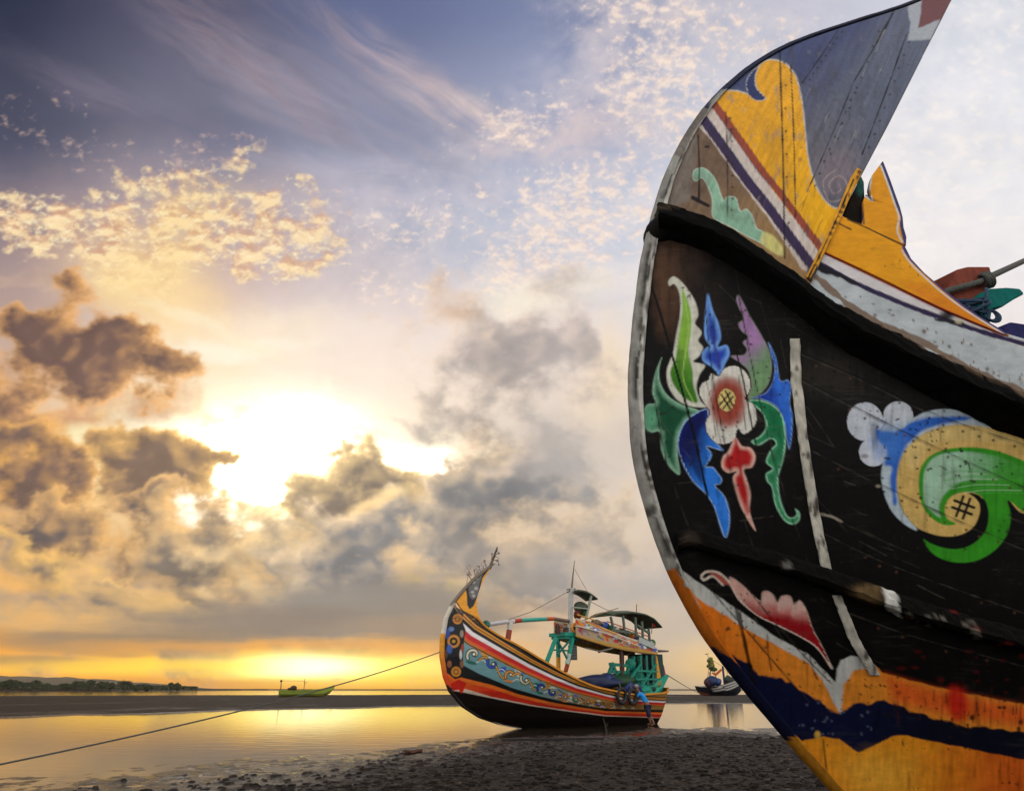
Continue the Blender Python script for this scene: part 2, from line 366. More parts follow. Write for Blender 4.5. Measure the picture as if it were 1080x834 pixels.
    cumulus([(578,304,22,40,10), (560,336,40,22), (600,320,22,36)], (188,176,172), (244,222,204), a=.72, soft=.8, k=.9)
    cumulus([(415,458,22,12), (448,340,60,24), (470,296,24,16)], (214,182,154), (250,226,202), a=.7, soft=.7)
    # haze of small grey clouds right of the middle, and low stratus
    put(blob(640, 500, 60, 110, 0, .9, 50)*.35, (216,206,196))
    put(blob(650, 610, 70, 30, 0, .8, 50)*.7, (166,168,174)); put(blob(600,470,60,40,0,.9,50)*.45,(190,184,180))
    put(blob(560, 590, 120, 36, 0, .9, 40)*.35, (212,190,166))
    put(blob(700, 660, 120, 26, 0, .9, 40, 1)*.6, (196,184,170))
    put(blob(400, 638, 150, 30, -2, .6, 40, 1)*.95, (152,143,134)); put(blob(300, 657, 170, 18, 0, .6, 40, 1)*.92, (148,134,122)); put(blob(440,655,90,20,0,.6,40,1)*.9,(158,146,134))
    pass
    put(blob(130, 676, 130, 15, 0, .6, 40, 1)*.9, (156,134,110)); put(blob(20,697,60,6,0,.6,20,1)*.8,(170,140,108)); put(blob(90,700,50,4,0,.7,20,1)*.6,(190,150,104))
    put(blob(430, 660, 90, 12, 0, .6, 40, 1)*.8, (170,148,126))
    put(blob(230, 682, 180, 7, 0, .8, 30, 1)*.6, (238,170,84)); put(blob(440,680,120,7,0,.8,30,1)*.6, (240,176,92))
    # band of gold along the horizon
    put(blob(330, 703, 105, 14, 0, .7, 8, 1), (255,240,120)); put(blob(325, 703, 62, 11, 0, .8, 8, 1), (255,255,225))
    put(blob(165, 702, 130, 6, 0, .8, 14, 1)*.7, (255,222,84)); put(blob(445,700,50,9,0,.8,14,1)*.8,(255,236,140))
    put(blob(757, 700, 42, 22, 0, .9, 8)*.8, (250,208,140))
    put(blob(120, 719, 170, 4, 0, .9, 12, 1)*.7, (214,150,84))
    # light spilling through the thin cloud round the sun
    bl = .17*np.exp(-(((X-280)/150)**2 + ((Y-482)/110)**2)) + .10*np.exp(-(((X-446)/90)**2 + ((Y-490)/60)**2)) + .16*np.exp(-(((X-330)/150)**2 + ((Y-704)/22)**2))
    C = C + bl[..., None]*np.array([1.0, .84, .52])*(.35+.65*sstep(.1, .6, C.mean(-1)))[..., None]
    gl = np.exp(-((Y-706)/20.)**2)*(1-sstep(430, 620, X)); C = C*(1 + gl[..., None]*np.array([.30, .13, -.30]))
    # soft grain of thin cloud everywhere
    C = C*(1 + (.05*fine + .05*fbm(X/150, Y/60, 5, 77))[..., None])
    # light of the opening itself is stronger than white
    sun = np.exp(-(((X-285)/85)**2 + ((Y-485)/48)**2)) + .5*np.exp(-(((X-446)/36)**2 + ((Y-492)/18)**2)) + .45*np.exp(-(((X-325)/60)**2 + ((Y-704)/10)**2))
    lum = C.mean(-1)
    C = C*(1 + (2.5*sun*sstep(.55, .95, lum))[..., None])
    return np.maximum(C, .002)

# ============================================================ sky dome
def build_sky():
    R = 12000
    az = np.radians(np.unique(np.round(np.concatenate([np.arange(-180, -46, 4), np.arange(-46, 46.001, .09), np.arange(48, 181, 4)]), 3)))
    el = np.radians(np.unique(np.round(np.concatenate([np.arange(-8, -1.2, 1.5), np.arange(-1.2, 53.001, .09), np.arange(54, 91, 3)]), 3)))
    A, E = np.meshgrid(az, el)
    d = np.stack([np.sin(A)*np.cos(E), np.cos(A)*np.cos(E), np.sin(E)], -1)
    # flat chart of the western sky around azimuth 0, elevation PITCH
    dep = d[..., 1]*CP + d[..., 2]*SP
    ok = dep > .3; dp = np.where(ok, dep, 1)
    cx = np.where(ok, 540 + FPX*d[..., 0]/dp, 5000); cy = np.where(ok, 417 - FPX*(-d[..., 1]*SP + d[..., 2]*CP)/dp, 5000)
    inside = sstep(-330, -60, cx)*(1-sstep(1140, 1400, cx))*sstep(-330, -60, cy)*ok
    C = np.zeros(A.shape + (3,))
    # the rest of the sky: dusk blue overhead, unseen eastern side brightened as fill for the boats
    e = np.degrees(E); back = .5 - .5*np.cos(A)
    horizon = lin((232, 214, 200)); zen = lin((120, 132, 165))
    k = sstep(0, 75, e)[..., None]
    G = horizon*(1-k) + zen*k
    east = REAR_SKY_FILL*np.array([1.0, .985, .97])
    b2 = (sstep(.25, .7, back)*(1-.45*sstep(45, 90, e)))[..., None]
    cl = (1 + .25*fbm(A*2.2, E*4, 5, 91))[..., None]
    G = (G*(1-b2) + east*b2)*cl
    ii = np.where(inside > 0)
    CC = sky_colour(cx[ii][None, :], cy[ii][None, :])[0]
    w = inside[ii][:, None]
    G[ii] = G[ii]*(1-w) + CC*w
    C = np.maximum(G, .003)
    m = bpy.data.materials.new('sky_light'); m.use_nodes = True; N = m.node_tree.nodes; L = m.node_tree.links
    N.remove(N['Principled BSDF']); em = N.new('ShaderNodeEmission'); a = N.new('ShaderNodeAttribute'); a.attribute_name = 'Col'
    L.new(a.outputs['Color'], em.inputs['Color']); L.new(em.outputs[0], N['Material Output'].inputs['Surface'])
    m.cycles.emission_sampling = 'NONE'
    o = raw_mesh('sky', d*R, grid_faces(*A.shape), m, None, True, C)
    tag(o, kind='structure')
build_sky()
# ============================================================ ground, one sheet to the horizon
def gy(py): return CH*(FPX/.861)/(py-727.0)        # distance at which flat ground shows on that row
def line_d(tab, u):
    px = np.array([p for p, _ in tab], float); d = np.array([gy(q) for _, q in tab])
    return np.exp(np.interp(u, (px-540)/831.0, np.log(d)))
NEAR = [(-300, 838), (-100, 832), (0, 817), (80, 813), (150, 808), (200, 803), (260, 799), (350, 793), (430, 786), (480, 780), (560, 774), (640, 771), (700, 767), (760, 766), (830, 768), (1080, 770), (1500, 775)]
BAR0 = [(-600, 762), (0, 756.5), (150, 752), (270, 748.5), (450, 744), (560, 742.5), (700, 741.5), (1500, 741)]
BAR1 = [(-600, 734.2), (0, 733.8), (200, 733), (480, 732.4), (1500, 732.4)]
SHORE = [(-600, 728.7), (100, 728.6), (200, 728.3), (260, 727.75), (1500, 727.6)]
def ground_h(X, Y):
    u = X/np.maximum(Y, .5)
    u = np.where(Y < 1, np.clip(X, -1.3, 1.3), u)
    d0 = line_d(NEAR, u); d1 = line_d(BAR0, u); d2 = line_d(BAR1, u); d3 = line_d(SHORE, u)
    big = fbm(X*.11, Y*.07, 4, 101)
    mid = fbm(X*.55, Y*.22, 4, 105)
    Yw = Y + big*1.2*np.minimum(1, Y/25) + mid*.5
    past = d0 - Yw                                  # metres of mud behind the water's edge
    near = np.clip(np.where(past > 0, .0035*past + .00075*np.maximum(past, 0)**2, .03*past), -.35, .15) + .035*mid + .03*big*sstep(0, 8, past)
    lumps = np.maximum(0, billow(X*1.7, Y*1.1, 3, 111) - .22)
    near = near + .085*lumps*sstep(-3, 4, past) + .04*fbm(X*2.6, Y*1.7, 3, 115)*sstep(-2.5, 2, past) + .036*fbm(X*.55, Y*.42, 4, 117)*(1-sstep(4, 12, past)) - .006
    yb = Y + big*3
    bar = np.minimum((yb-d1)/8, (d2-yb)/40); bar = np.clip(bar, -.35, .10) + .05*mid + .05*big + .05*fbm(X*.05, Y*.02, 4, 141)
    land = np.clip((Y-d3)/60, -.3, 1)*np.where(u < -.31, 3.2, 2.6) + .6*fbm(X*.01, Y*.006, 4, 121)
    far = np.where(Y > .5*(d2+d3), land, bar)
    h = np.where(Y > .5*(d0+d1), far, near)
    h = np.where(Y < 3, np.clip(h, -.1, .3), h)
    return h
def build_ground():
    ys = np.unique(np.concatenate([-np.geomspace(14, 7200, 14), np.arange(-14, 9, 1.0), np.arange(9, 38, .085), 38*np.exp(np.arange(0, math.log(300/38), .0042)), 300*np.exp(np.arange(0, math.log(7200/300), .03))]))
    uf = np.arange(-.92, .9201, .00125)
    Y = ys[:, None]; base = np.abs(Y) + 12*np.exp(-np.abs(Y)/20)
    Xf = uf[None, :]*base
    ext = np.geomspace(1, 2600, 10)[None, :]
    X = np.concatenate([Xf[:, :1]-ext[:, ::-1], Xf, Xf[:, -1:]+ext], 1)
    YY = np.broadcast_to(Y, X.shape)
    Z = ground_h(X, YY)
    m, N, L, B = nodes_mat('tidal_mud')
    geo = N.new('ShaderNodeNewGeometry'); sep = N.new('ShaderNodeSeparateXYZ'); L.new(geo.outputs['Position'], sep.inputs[0])
    n1 = N.new('ShaderNodeTexNoise'); n1.inputs['Scale'].default_value = 2.4; n1.inputs['Detail'].default_value = 9; n1.inputs['Roughness'].default_value = .62; L.new(geo.outputs['Position'], n1.inputs['Vector'])
    n2 = N.new('ShaderNodeTexNoise'); n2.inputs['Scale'].default_value = 7; n2.inputs['Detail'].default_value = 7; n2.inputs['Roughness'].default_value = .7; L.new(geo.outputs['Position'], n2.inputs['Vector'])
    cr = N.new('ShaderNodeValToRGB'); e = cr.color_ramp.elements
    e[0].position = .42; e[0].color = (.005, .004, .003, 1); e[1].position = .60; e[1].color = (.050, .034, .023, 1)
    mixn = N.new('ShaderNodeMath'); mixn.operation = 'MULTIPLY_ADD'; mixn.inputs[1].default_value = .55; mn2 = N.new('ShaderNodeMath'); mn2.operation = 'MULTIPLY'; mn2.inputs[1].default_value = .45; L.new(n2.outputs[0], mixn.inputs[0]); L.new(n1.outputs[0], mn2.inputs[0]); L.new(mn2.outputs[0], mixn.inputs[2]); L.new(mixn.outputs[0], cr.inputs[0])
    L.new(cr.outputs[0], B.inputs['Base Color'])
    wet = N.new('ShaderNodeMapRange'); wet.inputs[1].default_value = .01; wet.inputs[2].default_value = .075; wet.inputs[3].default_value = .12; wet.inputs[4].default_value = .72; L.new(sep.outputs[2], wet.inputs[0])
    gl = N.new('ShaderNodeMapRange'); gl.inputs[1].default_value = .56; gl.inputs[2].default_value = .68; gl.inputs[3].default_value = 1; gl.inputs[4].default_value = .30; L.new(n2.outputs[0], gl.inputs[0])
    wm = N.new('ShaderNodeMath'); wm.operation = 'MULTIPLY'; L.new(wet.outputs[0], wm.inputs[0]); L.new(gl.outputs[0], wm.inputs[1]); L.new(wm.outputs[0], B.inputs['Roughness'])
    sp = N.new('ShaderNodeMapRange'); sp.inputs[1].default_value = .02; sp.inputs[2].default_value = .09; sp.inputs[3].default_value = .5; sp.inputs[4].default_value = .13; L.new(sep.outputs[2], sp.inputs[0]); L.new(sp.outputs[0], B.inputs['Specular IOR Level'])
    ad = N.new('ShaderNodeMath'); ad.operation = 'MULTIPLY_ADD'; ad.inputs[1].default_value = .5; L.new(n2.outputs[0], ad.inputs[0]); L.new(n1.outputs[0], ad.inputs[2])
    b = N.new('ShaderNodeBump'); b.inputs['Strength'].default_value = 1.0; b.inputs['Distance'].default_value = .30; L.new(ad.outputs[0], b.inputs['Height']); L.new(b.outputs[0], B.inputs['Normal'])
    o = raw_mesh('ground', np.stack([X, YY, Z], -1), grid_faces(*X.shape), m, None, True)
    tag(o, kind='structure')
build_ground()
def build_water():
    m, N, L, B = nodes_mat('shallow_water')
    B.inputs['Base Color'].default_value = (.040, .030, .020, 1); B.inputs['Roughness'].default_value = .05; B.inputs['IOR'].default_value = 1.33
    B.inputs['Specular IOR Level'].default_value = .5
    geo = N.new('ShaderNodeNewGeometry'); mp = N.new('ShaderNodeMapping'); mp.inputs['Scale'].default_value = (.8, 1.6, 1); L.new(geo.outputs['Position'], mp.inputs[0])
    n = N.new('ShaderNodeTexNoise'); n.inputs['Scale'].default_value = 1.3; n.inputs['Detail'].default_value = 5; L.new(mp.outputs[0], n.inputs['Vector'])
    b = N.new('ShaderNodeBump'); b.inputs['Strength'].default_value = .16; b.inputs['Distance'].default_value = .03; L.new(n.outputs[0], b.inputs['Height']); L.new(b.outputs[0], B.inputs['Normal'])
    S = 7200
    o = raw_mesh('water', [(-S, -S, 0), (S, -S, 0), (S, S, 0), (-S, S, 0)], [(0, 1, 2, 3)], m)
    tag(o, kind='structure')
build_water()
def build_hills():
    n = 120; xs = np.linspace(-5200, -1750, n); prof = np.interp(xs, [-5200, -3900, -3100, -2870, -2700, -2500, -2300, -2150, -2050], [120, 110, 78, 76, 66, 50, 36, 12, 0])
    prof = prof + 6*fbm(xs/160, xs*0, 4, 131)
    D = np.array([4300, 4700, 5200, 6200]); s = np.array([0, .55, 1, 0])
    V = np.stack([np.broadcast_to(xs, (4, n)), np.broadcast_to(D[:, None], (4, n)), np.maximum(prof, 0)[None]*s[:, None]*(1+.12*fbm(xs[None]/90+D[:, None], D[:, None]/300+0*xs[None], 4, 133)) - 1], -1)
    o = raw_mesh('hills', V, grid_faces(4, n), mat('hill_scrub', (.10, .085, .06), .95, var=.3, scale=.01), None, True)
    tag(o, kind='structure')
build_hills()
# ============================================================ trees on the far shore
M_LEAF = mat('dark_foliage', (.035, .045, .018), .8, var=.5, scale=.8)
M_BARK = mat('bark', (.05, .038, .028), .9)
def tree(px, top, wpx, label, seed, D=870):
    rnd = random.Random(seed); c = at(px, 727, D); H = (727-top)*D/895.0 + 1.5; R = wpx*D/831.0/2
    z0 = float(ground_h(np.array([c[0]]), np.array([D]))[0])
    t = empty('shore_tree', (c[0], D, z0)); tag(t, label, 'tree', 'trees along the far shore')
    H = (H - z0)*1.12; R *= 1.35
    tr = MB(); tr.tube([(0, 0, -.3), (.1*R, 0, H*.3), (0, 0, H*.65)], [.05*H, .035*H, .015*H], 6)
    for k in range(3):
        a = rnd.uniform(0, 6.28); tr.tube([(0, 0, H*.35), (R*.5*math.cos(a), R*.5*math.sin(a), H*.7)], [.02*H, .008*H], 5)
    tr.build('trunk', M_BARK, t)
    cr = MB(); lobes = [(rnd.uniform(-.6, .6)*R, rnd.uniform(-.5, .5)*R, H*rnd.uniform(.3, .75), rnd.uniform(.4, .62)) for _ in range(6)] + [(0, 0, H*.62, .55)]
    for i in range(520):
        lx, ly, lz, k = rnd.choice(lobes); v = Vector((rnd.gauss(0, 1), rnd.gauss(0, 1), rnd.gauss(0, 1))).normalized()*rnd.uniform(.5, 1)
        p = Vector((lx + v.x*R*k, ly + v.y*R*k, max(.25, min(H*1.02, lz + v.z*H*.36*k*1.3))))
        s = rnd.uniform(.5, 1.0); a = Vector((rnd.gauss(0, 1), rnd.gauss(0, 1), rnd.gauss(0, 1))).normalized()*s; b2 = a.orthogonal().normalized()*s*.7
        cr.add([p-a, p+b2, p+a, p-b2], [(0, 1, 2, 3)])
    cr.build('crown', M_LEAF, t)
TREES = [(2, 717.2, 14, 'low wide tree on the far shore at the left edge of the photo'), (9, 715.8, 13, 'tallest tree of the leftmost clump on the far shore'),
 (18, 717.6, 14, 'spreading tree on the far shore right beside the leftmost tall clump'), (28, 719.2, 11, 'low bush like tree closing the right end of the leftmost clump'),
 (39, 717.0, 10, 'rounded dark tree standing on the sloping end of the left scrub'), (49, 720.4, 10, 'short scrubby tree in the dip of the far tree line'),
 (66, 720.2, 12, 'low tree just left of the pair of domed trees on the far shore'), (80, 716.8, 13, 'left one of the two tall touching domed trees on the far shore'),
 (95, 716.3, 13, 'right one of the two tall touching domed trees on the far shore'), (106, 718.0, 12, 'sloping tree trailing right from the tall domed pair'),
 (116, 720.0, 7, 'small thin tree before the big round tree on the far shore'), (131, 717.0, 17, 'big round dome shaped tree standing apart on the far shore'),
 (145, 721.3, 6, 'tiny bush right beside the big round tree'), (153, 720.0, 8, 'small rounded tree second to the right of the big round tree'),
 (180, 720.4, 6, 'left bush of the last little pair on the far shore'), (186.5, 720.2, 6, 'right bush of the last little pair on the far shore')]
for i, (px, top, w, lab) in enumerate(TREES): tree(px, top, w, lab, 40+i)
def build_scrub():
    rnd = random.Random(77); m = MB()
    for i in range(5200):
        px = rnd.uniform(-60, 208); D = rnd.uniform(840, 900)
        top = np.interp(px, [-60, 0, 35, 50, 60, 72, 105, 125, 160, 200, 235], [717.5, 718, 719.5, 721.5, 722.2, 720.6, 720, 721.6, 722.6, 723.6, 725])
        h = (727-top)*D/895. + CH; x = (px-540)/831*D; z = float(h*rnd.random()**.7)
        p = Vector((x, D, 1.2 + z*.8)); s = rnd.uniform(.5, 1.0)
        a = Vector((rnd.gauss(0, 1), rnd.gauss(0, 1), rnd.gauss(0, 1))).normalized()*s; b2 = a.orthogonal().normalized()*s*.8
        m.add([p-a, p+b2, p+a, p-b2], [(0, 1, 2, 3)])
    o = m.build('shore_scrub', M_LEAF); tag(o, 'low continuous dark scrub along the far shore under the trees', 'scrub', None, 'stuff')
build_scrub()

# ============================================================ painting on planks
def sm(pts, k=6, closed=True):
    P = np.asarray(pts, float); n = len(P); out = []
    for i in range(n if closed else n-1):
        if closed: a, b, c, d = P[(i-1) % n], P[i], P[(i+1) % n], P[(i+2) % n]
        else: a, b, c, d = P[max(i-1, 0)], P[i], P[i+1], P[min(i+2, n-1)]
        for t in np.arange(k)/k:
            out.append(.5*((2*b) + (c-a)*t + (2*a-5*b+4*c-d)*t*t + (3*b-a-3*c+d)*t**3))
    if not closed: out.append(P[-1])
    return np.array(out)
class Canvas:
    """colours the vertices of a plank surface with traced shapes"""
    def __init__(s, px, py, base):
        s.shape = px.shape; s.x = px.ravel(); s.y = py.ravel(); s.C = np.empty((s.x.size, 3)); s.C[:] = srgb(*base)
        s.n1 = fbm(s.x/14, s.y/14, 4, 201); s.n2 = fbm(s.x/40, s.y/40, 4, 205); s.aa = 1.0
    def _seg(s, idx, P, closed):
        x = s.x[idx]; y = s.y[idx]; d = np.full(x.size, 1e9); ins = np.zeros(x.size, bool)
        n = len(P)
        for i in range(n if closed else n-1):
            ax, ay = P[i]; bx, by = P[(i+1) % n]
            ex, ey = bx-ax, by-ay; q = ex*ex+ey*ey + 1e-9
            t = np.clip(((x-ax)*ex+(y-ay)*ey)/q, 0, 1)
            d = np.minimum(d, (x-ax-t*ex)**2 + (y-ay-t*ey)**2)
            if closed:
                c = (ay > y) != (by > y)
                if c.any(): ins ^= c & (x < (bx-ax)*(y-ay)/(by-ay+1e-12)+ax)
        return np.sqrt(d), ins
    def fill(s, pts, col, smooth=True, aa=None, a=1, rag=0, edge=None, ew=1.6, col2=None, grad=None, inner=None, iw=6, z=None):
        P = np.asarray(pts, float)
        if z: P = P*z[0] + np.array(z[1:])
        if smooth: P = sm(P, 5)
        aa = aa or s.aa; m = 6 + aa*2 + rag*2
        idx = np.where((s.x > P[:, 0].min()-m) & (s.x < P[:, 0].max()+m) & (s.y > P[:, 1].min()-m) & (s.y < P[:, 1].max()+m))[0]
        if idx.size == 0: return s
        d, ins = s._seg(idx, P, True); sd = np.where(ins, -d, d) + rag*s.n1[idx]*1.5
        m = (1 - sstep(-aa, aa, sd))*a
        c = np.broadcast_to(np.array(srgb(*col)), (idx.size, 3)).copy()
        if col2 is not None:                               # brushed from one colour to another along a line
            g = np.asarray(grad, float)
            if z: g = g*z[0] + np.array(z[1:])
            v = g[1]-g[0]; t = ((s.x[idx]-g[0, 0])*v[0] + (s.y[idx]-g[0, 1])*v[1])/(v@v)
            t = sstep(0, 1, t + .18*s.n1[idx])[:, None]; c = c*(1-t) + np.array(srgb(*col2))*t
        if inner is not None:                              # deeper tone in the heart of the shape
            t = sstep(0, iw, -sd + 1.2*s.n1[idx])[:, None]; c = c*(1-t) + np.array(srgb(*inner))*t
        if edge is not None:                               # pale line round it
            t = (1 - sstep(ew*.7, ew*1.3, -sd))[:, None]; c = c*(1-t) + np.array(srgb(*edge))*t
        s.C[idx] = s.C[idx]*(1-m[:, None]) + c*m[:, None]
        return s
    def line(s, pts, w, col, smooth=True, a=1, rag=0, z=None, aa=None):
        P = np.asarray(pts, float)
        if z: P = P*z[0] + np.array(z[1:])
        if smooth and len(P) > 2: P = sm(P, 5, False)
        aa = aa or s.aa; m = w + 4
        idx = np.where((s.x > P[:, 0].min()-m) & (s.x < P[:, 0].max()+m) & (s.y > P[:, 1].min()-m) & (s.y < P[:, 1].max()+m))[0]
        if idx.size == 0: return s
        d, _ = s._seg(idx, P, False); d = d + rag*s.n1[idx]
        m = ((1 - sstep(w/2-aa*.6, w/2+aa*.6, d))*a)[:, None]
        s.C[idx] = s.C[idx]*(1-m) + np.array(srgb(*col))*m
        return s
    def spot(s, c, rx, ry, col, a=1, soft=.5, z=None, rag=.0):
        c = np.asarray(c, float)
        if z: c = c*z[0] + np.array(z[1:]); rx *= z[0]; ry *= z[0]
        r = np.sqrt(((s.x-c[0])/rx)**2 + ((s.y-c[1])/ry)**2) + rag*s.n1
        m = ((1 - sstep(1-soft, 1+soft, r))*a)[:, None]
        s.C = s.C*(1-m) + np.array(srgb(*col))*m
        return s
    def out(s): return np.clip(s.C, 0, 1).reshape(s.shape + (3,))
# ============================================================ the shape of a boat
class Boat:
    """hull surface in the boat's own frame: s aft, n to port, z up; half breadth B(s, z)"""
    def __init__(b, O, phi, stem, W, L, p, stern):
        b.O = np.array([O[0], O[1], 0.]); b.phi = phi; c, s = math.cos(phi), math.sin(phi)
        b.a = np.array([c, s, 0]); b.p = np.array([s, -c, 0])
        b.W = np.array(W, float); b.L, b.pw = L, p; b.stern = stern
        st = []
        for px, py in stem:
            r = ray(px, py); k = (b.p@(b.O - np.array([0, 0, CH])))/(b.p@r); q = r*k + np.array([0, 0, CH]) - b.O
            st.append((b.a@q, q[2]))
        b.stem = st
    def set_stem(b, extra_low, extra_high=()):
        q = sorted(list(b.stem) + list(extra_low) + list(extra_high), key=lambda e: e[1])
        b.sz = np.array([e[1] for e in q]); b.ss = np.array([e[0] for e in q])
    def s_stem(b, z): return np.interp(z, b.sz, b.ss)
    def B(b, s, z):
        t = np.maximum(s - b.s_stem(z), 0)
        w = np.interp(z, b.W[:, 0], b.W[:, 1])
        g = 1 - (1 - np.minimum(t/b.L, 1))**b.pw
        s0, s1, f = b.stern
        return w*g*(1 - f*sstep(s0, s1, s))
    def loc(b, P):
        q = P - b.O; return np.stack([q@b.a, q@b.p, P[..., 2]], -1)
    def world(b, s, n, z): return b.O + np.multiply.outer(s, b.a) + np.multiply.outer(n, b.p) + np.multiply.outer(z, np.array([0, 0, 1.]))
    def hit(b, px, py, off=0., tmax=14, tmin=.5, n=500):
        px = np.asarray(px, float); sh = px.shape; r = ray(px.ravel(), np.asarray(py, float).ravel())
        C0 = np.array([0, 0, CH])
        off = np.broadcast_to(off, sh).ravel()
        lo = np.full(len(r), np.nan); prev = None; ts = np.linspace(tmin, tmax, n)
        def f(t):
            q = b.loc(r*t[:, None] + C0); return q[:, 1] - b.B(q[:, 0], q[:, 2]) - off, q[:, 0] - b.s_stem(q[:, 2])
        fp, _ = f(np.full(len(r), ts[0]))
        for k in range(1, n):
            fc, sd = f(np.full(len(r), ts[k])); m = np.isnan(lo) & (fp > 0) & (fc <= 0); lo[m] = ts[k-1]; fp = fc
            if not np.isnan(lo).any(): break
        miss = np.isnan(lo)
        if miss.any():                       # rays just past the stem land on the centre plane
            k = (b.p@(b.O - C0))/(r@b.p); lo[miss] = k[miss]
        a_ = lo.copy(); c_ = lo + (ts[1]-ts[0])
        for _ in range(22):
            mid = .5*(a_+c_); fm, _s = f(mid); g = fm > 0; a_ = np.where(g, mid, a_); c_ = np.where(g, c_, mid)
        t = np.where(miss, lo, .5*(a_+c_))
        q = b.loc(r*t[:, None] + C0)
        return q.reshape(sh + (3,))
    def local(b, q):                         # (s, n, z) -> the boat empty's own axes
        return np.stack([q[..., 0], -q[..., 1], q[..., 2]], -1)
    def normal(b, q, e=.01):
        s, z = q[..., 0], q[..., 2]
        ds = (b.B(s+e, z)-b.B(s-e, z))/(2*e); dz = (b.B(s, z+e)-b.B(s, z-e))/(2*e)
        N = np.stack([-ds, np.ones_like(ds), -dz], -1); return N/np.linalg.norm(N, axis=-1, keepdims=True)
def resample(P, n):
    P = np.asarray(P, float); d = np.r_[0, np.cumsum(np.linalg.norm(np.diff(P, axis=0), axis=1))]; t = np.linspace(0, d[-1], n)
    return np.stack([np.interp(t, d, P[:, 0]), np.interp(t, d, P[:, 1])], -1)
def slab1(bt, name, q, col, thick, m, parent, sgn, edge_col=(70, 60, 52)):
    """plank sheet q[nr,nc] lying on one side of the hull, with a back face and edges"""
    nr, nc = q.shape[:2]
    N = bt.normal(q); qb = q - N*thick
    qb[..., 1] = np.where(q[..., 1] > 0, np.maximum(qb[..., 1], np.minimum(q[..., 1]*.5, .004)), qb[..., 1])
    rim = np.concatenate([np.stack([np.zeros(nc, int), np.arange(nc)], 1), np.stack([np.arange(1, nr), np.full(nr-1, nc-1)], 1), np.stack([np.full(nc-1, nr-1), np.arange(nc-2, -1, -1)], 1), np.stack([np.arange(nr-2, 0, -1), np.zeros(nr-2, int)], 1)])
    ec = np.array(srgb(*edge_col)); k = np.array([1, sgn, 1]); fl = sgn < 0
    V0 = bt.local(q*k).reshape(-1, 3); V1 = bt.local(qb*k).reshape(-1, 3); M = nr*nc
    a = rim[:, 0]*nc+rim[:, 1]; a2 = np.roll(a, -1)
    f = np.stack([a+M, a2+M, a2, a], 1)
    F = np.concatenate([grid_faces(nr, nc, 0, fl), grid_faces(nr, nc, M, not fl), f[:, ::-1] if fl else f])
    return raw_mesh(name, np.concatenate([V0, V1]), F, m, parent, False, np.concatenate([col.reshape(-1, 3), np.tile(ec, (M, 1))]))
def slab_mesh(bt, name, q, col, thick, m, parent, edge_col=(70, 60, 52)):
    for sgn in (1, -1): slab1(bt, name, q, col, thick, m, parent, sgn, edge_col)
def patch(bt, A, Bc, nu, nv, off=0., ease=None):
    """surface between two traced edges"""
    A = resample(A, nu); Bc = resample(Bc, nu); v = np.linspace(0, 1, nv)[:, None, None]
    P = A[None]*(1-v) + Bc[None]*v
    return bt.hit(P[..., 0], P[..., 1], off)
def rail_sweep(bt, name, q, prof, m, parent, paintf, jit=0., skip=0):
    """timber following the curve q on the hull, one each side; prof = (out, up) corners"""
    n = len(q); k = len(prof)
    Nn = bt.normal(q); Nn[:, 2] = 0; Nn /= np.linalg.norm(Nn, axis=1, keepdims=True)
    j0 = jit*fbm(np.arange(n)[:, None]*.21 + 0*np.arange(k)[None], np.arange(k)[None]*3.7 + 0*np.arange(n)[:, None], 3, 301)
    for sgn in (1, -1):
        if sgn < 0: q, Nn, j0 = q[skip:], Nn[skip:], j0[skip:]; n = len(q)
        P = np.stack([q + Nn*o + np.array([0, 0, u]) for o, u in prof], 1)
        P = P + j0[..., None]*np.array([.3, 1, 1]); c = paintf(P)
        P = P*np.array([1, sgn, 1])
        F = grid_faces(n, k, 0, sgn < 0, True).tolist(); cap = list(range(k)); cap2 = list(range((n-1)*k, n*k))
        F += [cap[::-1], cap2] if sgn > 0 else [cap, cap2[::-1]]
        raw_mesh(name, bt.local(P).reshape(-1, 3), F, m, parent, False, c.reshape(-1, 3))
# ============================================================ near boat
STEM_ = [(1012, -26), (1000, -14), (985, -4), (970, 2), (930, 14), (885, 28), (850, 40), (823, 49), (800, 64), (783, 77), (758, 96), (738, 122), (717, 155), (706, 180), (697, 205), (688, 238), (679, 277), (672, 340), (668, 380), (667, 410), (668, 440), (671, 480), (676, 505), (685, 535), (693, 562), (709, 604), (734, 653), (762, 694), (799, 739), (840, 788), (881, 834)]
STEM = resample(sm(STEM_, 4, False), 130)
for _ in range(22): STEM[1:-1] = .25*STEM[:-2] + .5*STEM[1:-1] + .25*STEM[2:]
STEM = [tuple(p) for p in STEM]
ND = 3.15
o_ = at(667, 410, ND)
NB = Boat((o_[0], o_[1]), math.radians(27), STEM, [(0, .42), (.4, .70), (.9, 1.0), (1.6, 1.22), (2.4, 1.36), (3.2, 1.45), (4, 1.45), (5.5, 1.2)], 3.9, 2.15, (7.5, 12, .5))
zlow = min(e[1] for e in NB.stem); slow = [e[0] for e in NB.stem if e[1] == zlow][0]
NB.set_stem([(slow+.42, zlow*.70), (slow+.95, zlow*.42), (slow+1.7, zlow*.22), (slow+2.8, .06), (slow+3.6, -.02)])
print('near stem', [(round(float(a), 2), round(float(b), 2)) for a, b in zip(NB.ss, NB.sz)][::3])
near = empty('fishing_boat', tuple(NB.O), NB.phi)
tag(near, 'huge black fishing boat bow at the right, painted with a flower and a green scroll', 'boat', 'painted wooden fishing boats')
M_PAINT = paint_mat('weathered_boat_paint', .6, .38, 1.6, .25, .10, (3.5, 3.5, 8))
M_CREST = paint_mat('upright_crest_planks', .6, .4, 1.5, .3, .10, (13, 13, 2.4))
